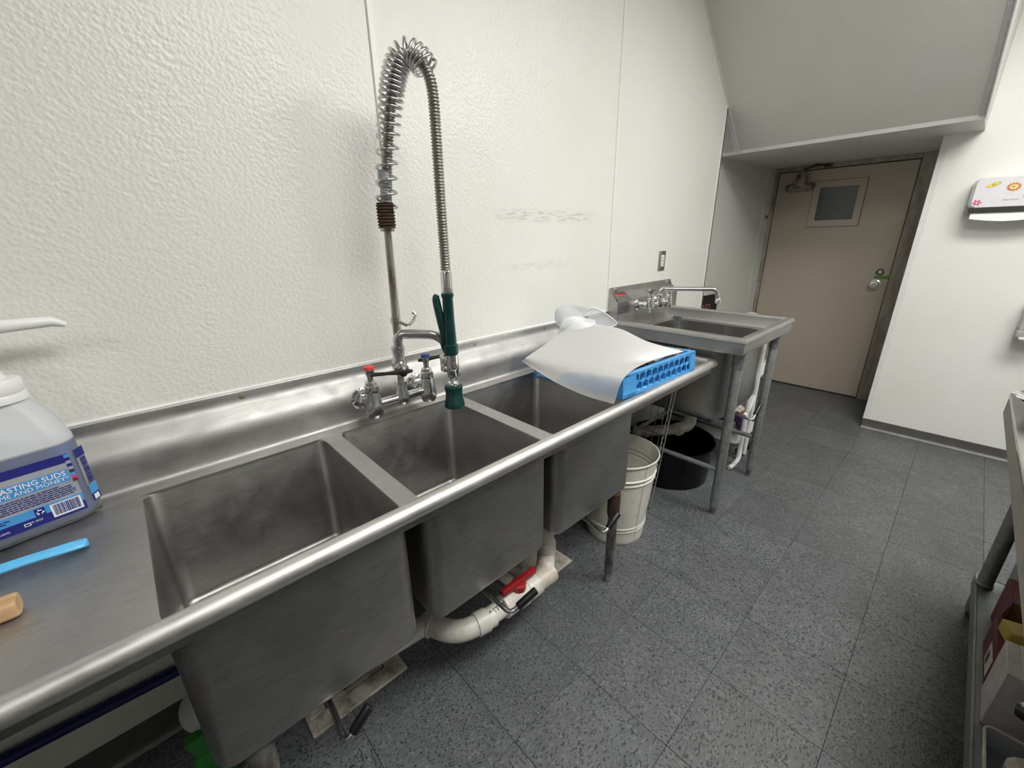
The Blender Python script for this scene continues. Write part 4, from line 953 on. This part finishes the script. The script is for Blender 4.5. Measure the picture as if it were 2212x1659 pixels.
for x, y in ((2.97, .83), (3.11, .83), (2.79, 1.24), (3.11, 1.24)):
    bm = new(); lathe(bm, [(.012, -.012), (.032, -.011), (.035, 0), (.032, .011), (.012, .012)], (x, y, .035), (1, 0.3, 0), 16); cs_ = obj('caster', bm, 'black', ct)
    bm = new(); tube(bm, [(x, y, .05), (x, y, .19)], .010, 8); box(bm, x-.016, x+.016, y-.010, y+.010, .04, .078, .003, 1); obj('caster_fork', bm, 'galv', cs_)
def flat_box(name, label, cat, mat, c, sx, sy, sz, rz, rx_=0, group=None):
    Mx = Matrix.Translation(c) @ Matrix.Rotation(rz, 4, 'Z') @ Matrix.Rotation(rx_, 4, 'X')
    bm = new(); box(bm, -sx/2, sx/2, -sy/2, sy/2, 0, sz, .003, 1, Mx); o = obj(name, bm, mat, origin=c); tag(o, label, cat, group); return o, Mx
o, Mx = flat_box('carton', 'purple printed carton lying in the white cart tray', 'carton', 'purple', V(2.93, .985, .275), .16, .22, .045, .5)
bm = new(); box(bm, .02, .075, -.11, .11, .0452, .0462, 0, 1, Mx); obj('printed_panel', bm, 'mag', o)
bm = new(); lathe(bm, [(.026, .0452), (.026, .0462)], (0, 0, 0), seg=18)
for v in bm.verts: v.co = Mx @ (v.co+V(-.03, -.04, 0))
obj('printed_disc', bm, 'print', o)
flat_box('carton', 'navy blue flat carton at left end of the white cart tray', 'carton', 'navy_box', V(2.88, 1.13, .222), .16, .18, .05, .2)
flat_box('magazine', 'printed magazine leaning on cartons in the white cart', 'magazine', 'mag', V(3.04, .955, .325), .13, .15, .012, -.35, .25)
flat_box('carton', 'small navy and purple carton at front of white cart tray', 'carton', 'purple', V(2.94, .845, .222), .13, .05, .055, .5)
bm = new(); R = []
for z, a_, b_ in ((.62+.02, .06, .05), (.66, .065, .055), (.69, .05, .04)): R.append([V(3.06+x, .84+y, z-.37) for x, y in rr(-a_, a_, -b_, b_, .03)])
loops(bm, R, True, True); o = obj('cloth', bm, 'brown_tag', origin=(3.06, .84, .27)); tag(o, 'mustard coloured cloth wad at right end of the white cart', 'cloth')

# things by the alcove: chalk sign and a white bin lid
sg = thing('chalk_sign', 'black chalkboard sign with pink lettering hung low on the alcove wall', 'sign', (3.74, 1.57, .9))
al_d = V(1.54, -.108, 0).normalized()
bm = new(); loops(bm, [[V(3.46, alc(3.46)-.004, z)+V(0, q, 0) for q in (0, -.012)] + [V(4.05, alc(4.05)-.004, z)+V(0, q, 0) for q in (-.012, 0)] for z in (.70, .985)], True, True); obj('board', bm, 'sign', sg)
text('lettering', 'FEATURED', .092, V(3.50, alc(3.50)-.0165, .843), al_d, (0, 0, 1), 'chalk', sg, .98)
wb = thing('waste_bin', 'white bin with domed lid in the corner beside the door', 'waste bin', (4.42, 1.30, 0)); bm = new()
lathe(bm, [(.105, 0), (.11, .01), (.118, .66), (.10, .664)], (4.33, 1.33, 0), seg=24); obj('body', bm, 'white_plastic', wb)
bm = new(); lathe(bm, [(.12, .66), (.12, .70), (.10, .735), (.06, .785), (.02, .800), (.004, .802)], (4.33, 1.33, 0), seg=24); obj('lid', bm, 'white_plastic', wb)

# wall bits: outlet plate, red tag
op = thing('outlet_plate', 'satin steel outlet plate on the white wall above freestanding sink', 'outlet', (2.71, YW, 1.34))
bm = new(); box(bm, 2.672, 2.752, YW-.007, YW-.0005, 1.276, 1.403, .003, 2); obj('plate', bm, 'plate_steel', op)
bm = new(); box(bm, 2.693, 2.731, YW-.011, YW-.006, 1.302, 1.378, .002, 1); oc = obj('receptacle', bm, 'white_plastic', op)
bm = new()
for z in (1.322, 1.358): box(bm, 2.704, 2.707, YW-.0116, YW-.0105, z-.008, z+.006); box(bm, 2.716, 2.719, YW-.0116, YW-.0105, z-.008, z+.006)
box(bm, 2.706, 2.718, YW-.0120, YW-.0105, 1.336, 1.344); obj('slot', bm, 'print', oc)
c_ = V(4.825, alc(4.825)-.012, 1.655); bm = new(); lathe(bm, [(.014, 0), (.016, .004), (.013, .010)], c_, (0, -1, 0), 14); lathe(bm, [(.004, -.008), (.004, 0)], c_, (0, -1, 0), 8); o = obj('red_button', bm, 'red', origin=c_); tag(o, 'small red round tab stuck on alcove wall beside door hinge', 'tab')

# ------------------------------------------------------------------ paper towel dispenser
pt = thing('towel_dispenser', 'white paper towel dispenser with fruit and flower stickers on right wall', 'towel dispenser', (XR, -.08, 1.7))
dx = 4.045; dy0, dy1, dz0, dz1 = -.285, .108, 1.625, 1.80
def DY(a, b, ins=0, r_=.03): return [(y, z) for y, z in rr(a+ins, b-ins, dz0-.0+ins, dz1-ins, r_, 6)]
bm = new(); loops(bm, [[V(x, y, z) for y, z in DY(dy0-g_, dy1+g_, ins, r_)] for x, g_, ins, r_ in ((XR, .012, 0, .03), (4.10, .010, 0, .03), (dx+.01, 0, 0, .035), (dx, 0, .006, .03))], True, True); obj('cover', bm, 'white_dispenser', pt)
bm = new(); box(bm, dx+.006, XR, dy0+.004, dy1-.006, dz0-.022, dz0+.004, .004, 1); obj('band', bm, 'dark_band', pt)
bm = new(); box(bm, dx+.055, XR, dy0, dy1+.012, dz0-.035, dz0+.03, .006, 1); obj('chassis', bm, 'grey_plastic', pt)
bm = new(); R = []
for q in range(13):
    f = q/12; y = .090-.355*f; dip = .018*math.sin(PI*min(1, f*1.15))
    R.append([V(dx+.030, y, dz0-.020), V(dx+.014, y, dz0-.040-dip*.4), V(dx+.004, y, dz0-.056-dip-.004), V(dx+.0055, y, dz0-.056-dip-.004), V(dx+.016, y, dz0-.039-dip*.4), V(dx+.032, y, dz0-.018)])
loops(bm, R, True, True); tw = obj('paper_towel', bm, 'paper', origin=(dx, -.08, dz0-.03)); tag(tw, 'white paper towel hanging out of the dispenser slot', 'paper towel')
so_, sex, sey = V(dx, 0, 0), V(0, -1, 0), V(0, 0, 1)
def stick(pts, mat, lay=1, par=None, name='sticker'):
    bm = new(); shape2(bm, so_, sex, sey, pts, .0006, .0006*lay); return obj(name, bm, mat, par or pt, smooth=False)
def poly_c(cx, cz, f, n=36): return [(cx+f(2*PI*q/n)[0], cz+f(2*PI*q/n)[1]) for q in range(n)]
cx, cz = -.030, 1.757
lem = lambda s: poly_c(cx, cz, lambda a: (s*.026*math.cos(a)*.98+s*.004*math.sin(a), s*(.0115*math.sin(a)*(1-.35*math.cos(a)**4)+.007*math.cos(a))))
a_ = stick(lem(1.12), 'olive', 1); stick(lem(1.0), 'yellow', 2, a_, 'fill'); stick(lem(.35), 'olive', 3, a_, 'core')
cx, cz = .055, 1.738
a_ = stick(poly_c(cx, cz, lambda a: ((.027+.004*math.cos(14*a))*math.cos(a), (.0215+.003*math.cos(14*a))*math.sin(a)), 84), 'orange', 1)
stick(poly_c(cx, cz, lambda a: (.018*math.cos(a), .0145*math.sin(a))), 'cream', 2, a_, 'fill'); stick([(cx-.008, cz+.005), (cx-.001, cz+.003), (cx+.008, cz+.006), (cx+.002, cz-.002), (cx-.003, cz-.006)], 'olive', 3, a_, 'core')
cx, cz = .124, 1.700
a_ = stick(poly_c(cx, cz, lambda a: (.018*math.cos(a)+.006*math.sin(a), .017*math.sin(a)+.010*math.cos(a))), 'berry', 1)
stick([(cx+.008, cz+.016), (cx+.006, cz+.026), (cx+.013, cz+.022), (cx+.017, cz+.032), (cx+.020, cz+.022), (cx+.027, cz+.026), (cx+.019, cz+.012)], 'grey_plastic', 2, a_, 'leaf')
cx, cz = -.078, 1.658
a_ = stick(poly_c(cx, cz, lambda a: (.023*(.72+.28*math.cos(6*a))*math.cos(a), .0185*(.72+.28*math.cos(6*a))*math.sin(a)), 72), 'pink', 1); stick(poly_c(cx, cz, lambda a: (.006*math.cos(a), .0055*math.sin(a))), 'cream', 2, a_, 'core')
text('lettering', 'Boardwalk', .0155, so_+sex*.025+sey*1.664, sex, sey, 'grey_plastic', pt, 1.0, off=.0008, shear=.3)

# soap dispenser on the right wall, cut by the picture edge
sd_ = thing('soap_dispenser', 'white wall soap dispenser at right picture edge above the steel table', 'soap dispenser', (XR, -.36, .9))
bm = new(); box(bm, 4.06, XR, -.42, -.283, .90, 1.09, .012, 2); obj('housing', bm, 'dim_white', sd_)
bm = new(); box(bm, 4.045, XR, -.425, -.280, .858, .902, .006, 2); obj('base', bm, 'grey_plastic', sd_); bm = new(); box(bm, 4.03, 4.07, -.40, -.295, .846, .862, .004, 1); obj('push_lip', bm, 'white_plastic', sd_)

# ------------------------------------------------------------------ steel work table at the right, its shelf and contents
wt = thing('work_table', 'stainless work table with undershelf at the right edge of picture', 'table', (1.6, -.6, 0))
tx0, tx1, ty0, ty1 = -.6, 2.357, -1.02, -.204
bm = new(); box(bm, tx0, tx1, ty0, ty1, .905, .920, .003, 2); obj('top', bm, 'table_steel', wt)
bm = new(); box(bm, tx0+.004, tx1-.003, ty1-.026, ty1-.002, .838, .906, .002, 1); box(bm, tx1-.028, tx1-.003, ty0, ty1-.004, .838, .906, .002, 1); obj('apron', bm, 'beige', wt)
bm = new(); box(bm, tx0, 2.305, ty0, -.300, .150, .162, .001, 1); obj('shelf', bm, 'shelf_steel', wt)
bm = new(); box(bm, tx0, 2.305, -.306, -.298, .112, .166, .002, 1); box(bm, 2.300, 2.308, ty0, -.302, .112, .166, .002, 1); obj('shelf_lip', bm, 'shelf_steel', wt)
for x, y in ((2.236, -.322), (2.236, -.95), (.1, -.322), (.1, -.95)):
    bm = new(); lathe(bm, [(.0225, .16), (.0225, .90)], (x, y, 0), seg=18); lg = obj('leg', bm, 'galv', wt)
    bm = new(); lathe(bm, [(.021, .03), (.0225, .05), (.0225, .115), (.021, .14)], (x, y, 0), seg=16); obj('lower_leg', bm, 'galv', lg); bm = new(); lathe(bm, [(.012, 0), (.016, .006), (.016, .03)], (x, y, 0), seg=12); obj('foot', bm, 'old_leg', lg)
    bm = new(); lathe(bm, [(.026, .162), (.026, .175), (.023, .178)], (x, y, 0), seg=16); obj('collar', bm, 'shelf_steel', lg)
# chrome bowl on the table top
bm = new(); lathe(bm, [(.04, 0), (.06, .003), (.090, .016), (.098, .027), (.102, .028), (.096, .029), (.086, .019), (.058, .006)], (2.24, -.302, .920), seg=32); o = obj('mixing_bowl', bm, 'chrome_bright', origin=(2.24, -.302, .92)); tag(o, 'shiny shallow steel bowl on far corner of the work table', 'bowl')
# a dark panel stored upright behind the leg, with hanging hooks
bm = new(); box(bm, 2.07, 2.29, -.400, -.378, .163, .80, .003, 1); o = obj('board', bm, 'dark_band', origin=(2.1, -.36, .163)); tag(o, 'dark board standing on table undershelf behind the leg', 'board')
for x, z in ((2.10, .34), (2.20, .44)):
    bm = new(); box(bm, x-.016, x+.016, -.379, -.366, z, z+.04, .004, 1); obj('clip', bm, 'grey_plastic', o)
# cartons and containers on the undershelf
c1 = V(1.985, -.435, .163); Mx = Matrix.Translation(c1) @ Matrix.Rotation(.06, 4, 'Z')
bm = new(); box(bm, -.075, .07, -.13, .092, 0, .18, .003, 1, Mx); o = obj('carton', bm, 'maroon', origin=c1); tag(o, 'red carton with tan printed end on the table undershelf', 'carton')
bm = new(); box(bm, -.0765, -.075, -.13, .092, 0, .18, 0, 1, Mx); obj('printed_end', bm, 'tan_print', o)
bm = new(); rnd = random.Random(5)
for q in range(16):
    y, z = rnd.uniform(-.11, .05), rnd.uniform(.02, .16); a_ = rnd.choice((.6, -.6, .2)); box(bm, -.0775, -.0765, -.014, .014, -.005, .005, 0, 1, Mx @ Matrix.Translation(V(0, y, z)) @ Matrix.Rotation(a_, 4, 'X'))
obj('printed_pattern', bm, 'maroon', o)
bm = new(); loops(bm, [[Mx @ V(-.075+t_, .093, .18), Mx @ V(-.140+t_, .120, .165), Mx @ V(-.150+t_, .112, .125), Mx @ V(-.075+t_, .093, .08)] for t_ in (0, .004)], True, True); obj('flap', bm, 'maroon', o)
c1 = V(1.80, -.395, .282); Mx = Matrix.Translation(c1) @ Matrix.Rotation(.25, 4, 'Z'); bm = new(); box(bm, -.03, .035, -.10, .065, 0, .045, .004, 1, Mx); o = obj('carton', bm, 'yellow_pack', origin=c1); tag(o, 'small yellow carton lying on narrow maroon carton under the table', 'carton')
c1 = V(1.76, -.335, .163); bm = new(); Mx = Matrix.Translation(c1); box(bm, -.085, .12, -.034, .014, 0, .118, .003, 1, Mx); o = obj('carton', bm, 'maroon', origin=c1); tag(o, 'narrow maroon carton with white sticker along the undershelf front', 'carton')
bm = new(); patch(bm, c1+V(0, .0145, 0), (-1, 0, 0), (0, 0, 1), -.02, .075, .02, .09, .0008); lb = obj('sticker', bm, 'cream_card', o); bm = new(); patch(bm, c1+V(0, .0156, 0), (-1, 0, 0), (0, 0, 1), -.0, .025, .03, .07, .0006); obj('mark', bm, 'print', lb)
c1 = V(1.60, -.45, .163); bm = new(); loops(bm, [[V(x, y, .163+z) for x, y in ((1.511, -.316), (1.655, -.318), (1.655, -.60), (1.511, -.60))] for z in (0, .205)], True, True); bmesh.ops.bevel(bm, geom=list(bm.edges), offset=.003, segments=1, affect='EDGES'); o = obj('carton', bm, 'white_card', origin=c1); tag(o, 'large plain white carton on the table undershelf', 'carton')
bm = new(); box(bm, 1.515, 1.65, -.60, -.345, .3685, .3725, .001, 1); obj('lid', bm, 'cream_card', o)
bm = new(); R = [[V(1.60+x, -.46+y, z) for x, y in rr(-.07, .09, -.10, .095, .05)] for z in (.373, .408)]; loops(bm, R, True, True); o = obj('paper_tray', bm, 'cream_card', origin=(1.60, -.46, .373)); tag(o, 'round-cornered cream card tray on top of white carton', 'tray')
pn = thing('sauce_pan', 'black pan with handle lying on the undershelf before white carton', 'pan', (1.42, -.46, .163)); bm = new(); lathe(bm, [(.09, 0), (.105, .01), (.112, .07), (.108, .07), (.10, .014), (.08, .008)], (1.40, -.58, .27), (0, 0, 1), 28); obj('body', bm, 'dark_steel', pn)
bm = new(); tube(bm, catmull([(1.415, -.475, .325), (1.44, -.40, .325), (1.455, -.345, .315)], 4), [.018, .019, .020, .021, .022, .022, .021, .020, .016], 10); obj('handle', bm, 'black', pn); bm = new(); lathe(bm, [(.006, 0), (.006, .012)], (1.455, -.352, .332), (.3, .5, .7), 8); obj('rivet', bm, 'chrome_bright', pn)
bm = new(); loops(bm, [[V(1.36+x*s_, -.40+y*s_, z) for x, y in rr(-.10, .085, -.09, .088, .02)] for z, s_ in ((.163, .92), (.225, 1.0), (.227, 1.02), (.225, .98), (.168, .90))], True, True); o = obj('storage_tray', bm, 'bin_clear', origin=(1.36, -.4, .163)); tag(o, 'clear storage tray with pale rim at front of undershelf', 'tray')
bm = new(); tube(bm, [V(1.36+x*1.02, -.40+y*1.02, .227) for x, y in rr(-.10, .085, -.09, .088, .02)], .0035, 6, closed=True); obj('rim', bm, 'cream_card', o)
bm = new(); lathe(bm, [(.045, 0), (.05, .01), (.042, .05), (.03, .055)], (1.37, -.40, .17), (0, .2, 1), 14); o = obj('cloth', bm, 'mag', origin=(1.37, -.4, .17)); tag(o, 'crumpled pale cloth inside clear storage tray', 'cloth')
bm = new(); loops(bm, [[V(1.20+x*s_, -.44+y*s_, z) for x, y in rr(-.055, .05, -.08, .075, .02)] for z, s_ in ((.163, .92), (.36, 1.0), (.365, 1.03), (.36, .98), (.17, .90))], True, True); o = obj('storage_bin', bm, 'bin_clear', origin=(1.20, -.44, .163)); tag(o, 'tall cloudy plastic bin at lower right picture corner', 'bin')

# ------------------------------------------------------------------ under the left drainboard
bm = new(); tube(bm, [(-1.3, YW-.022, .285), (-.52, YW-.022, .247), (-.10, YW-.022, .228), (.3, YW-.022, .21)], .0165, 12); o = obj('water_hose', bm, 'hose_blue', origin=(-.4, YW, .25)); tag(o, 'dark blue hose running along wall under left drainboard', 'hose')
gb = thing('squeeze_bottle', 'green plastic bottle standing on floor behind the nearest bowl', 'bottle', (-.125, 1.165, 0))
bm = new(); c = V(-.125, 1.165, 0); loops(bm, [[c+V(x, y, z) for x, y in rr(-a_, a_, -b_, b_, min(a_, b_)*.8)] for z, a_, b_ in ((0, .036, .026), (.006, .042, .03), (.10, .042, .03), (.14, .036, .026), (.155, .020, .018))], True, True); obj('body', bm, 'green_bottle', gb)
bm = new(); loops(bm, [[c+V(x+ox, y, z) for x, y in rr(-a_, a_, -b_, b_, min(a_, b_)*.8)] for z, a_, b_, ox in ((.152, .024, .02, 0), (.175, .030, .022, -.004), (.205, .030, .020, -.014), (.220, .020, .014, -.022))], True, True); obj('cap', bm, 'green_bottle', gb)
wj = thing('white_jug', 'off-white jug with oval top behind the green bottle under sink', 'jug', (-.09, 1.26, 0)); c = V(-.085, 1.27, 0)
bm = new(); loops(bm, [[c+V(x, y, z) for x, y in rr(-a_, a_, -a_, a_, a_*.7)] for z, a_ in ((0, .05), (.005, .056), (.14, .056), (.17, .035), (.19, .03))], True, True); obj('body', bm, 'dim_white', wj)
bm = new(); lathe(bm, [(.056, 0), (.058, .006), (.05, .014), (.02, .018), (.002, .019)], c+V(-.035, -.03, .222), (-.55, -.55, .55), 24); obj('lid', bm, 'dim_white', wj)
print('TRIS', sum(len(o.data.loop_triangles) or sum(len(p.vertices)-2 for p in o.data.polygons) for o in bpy.data.objects if o.type == 'MESH'))
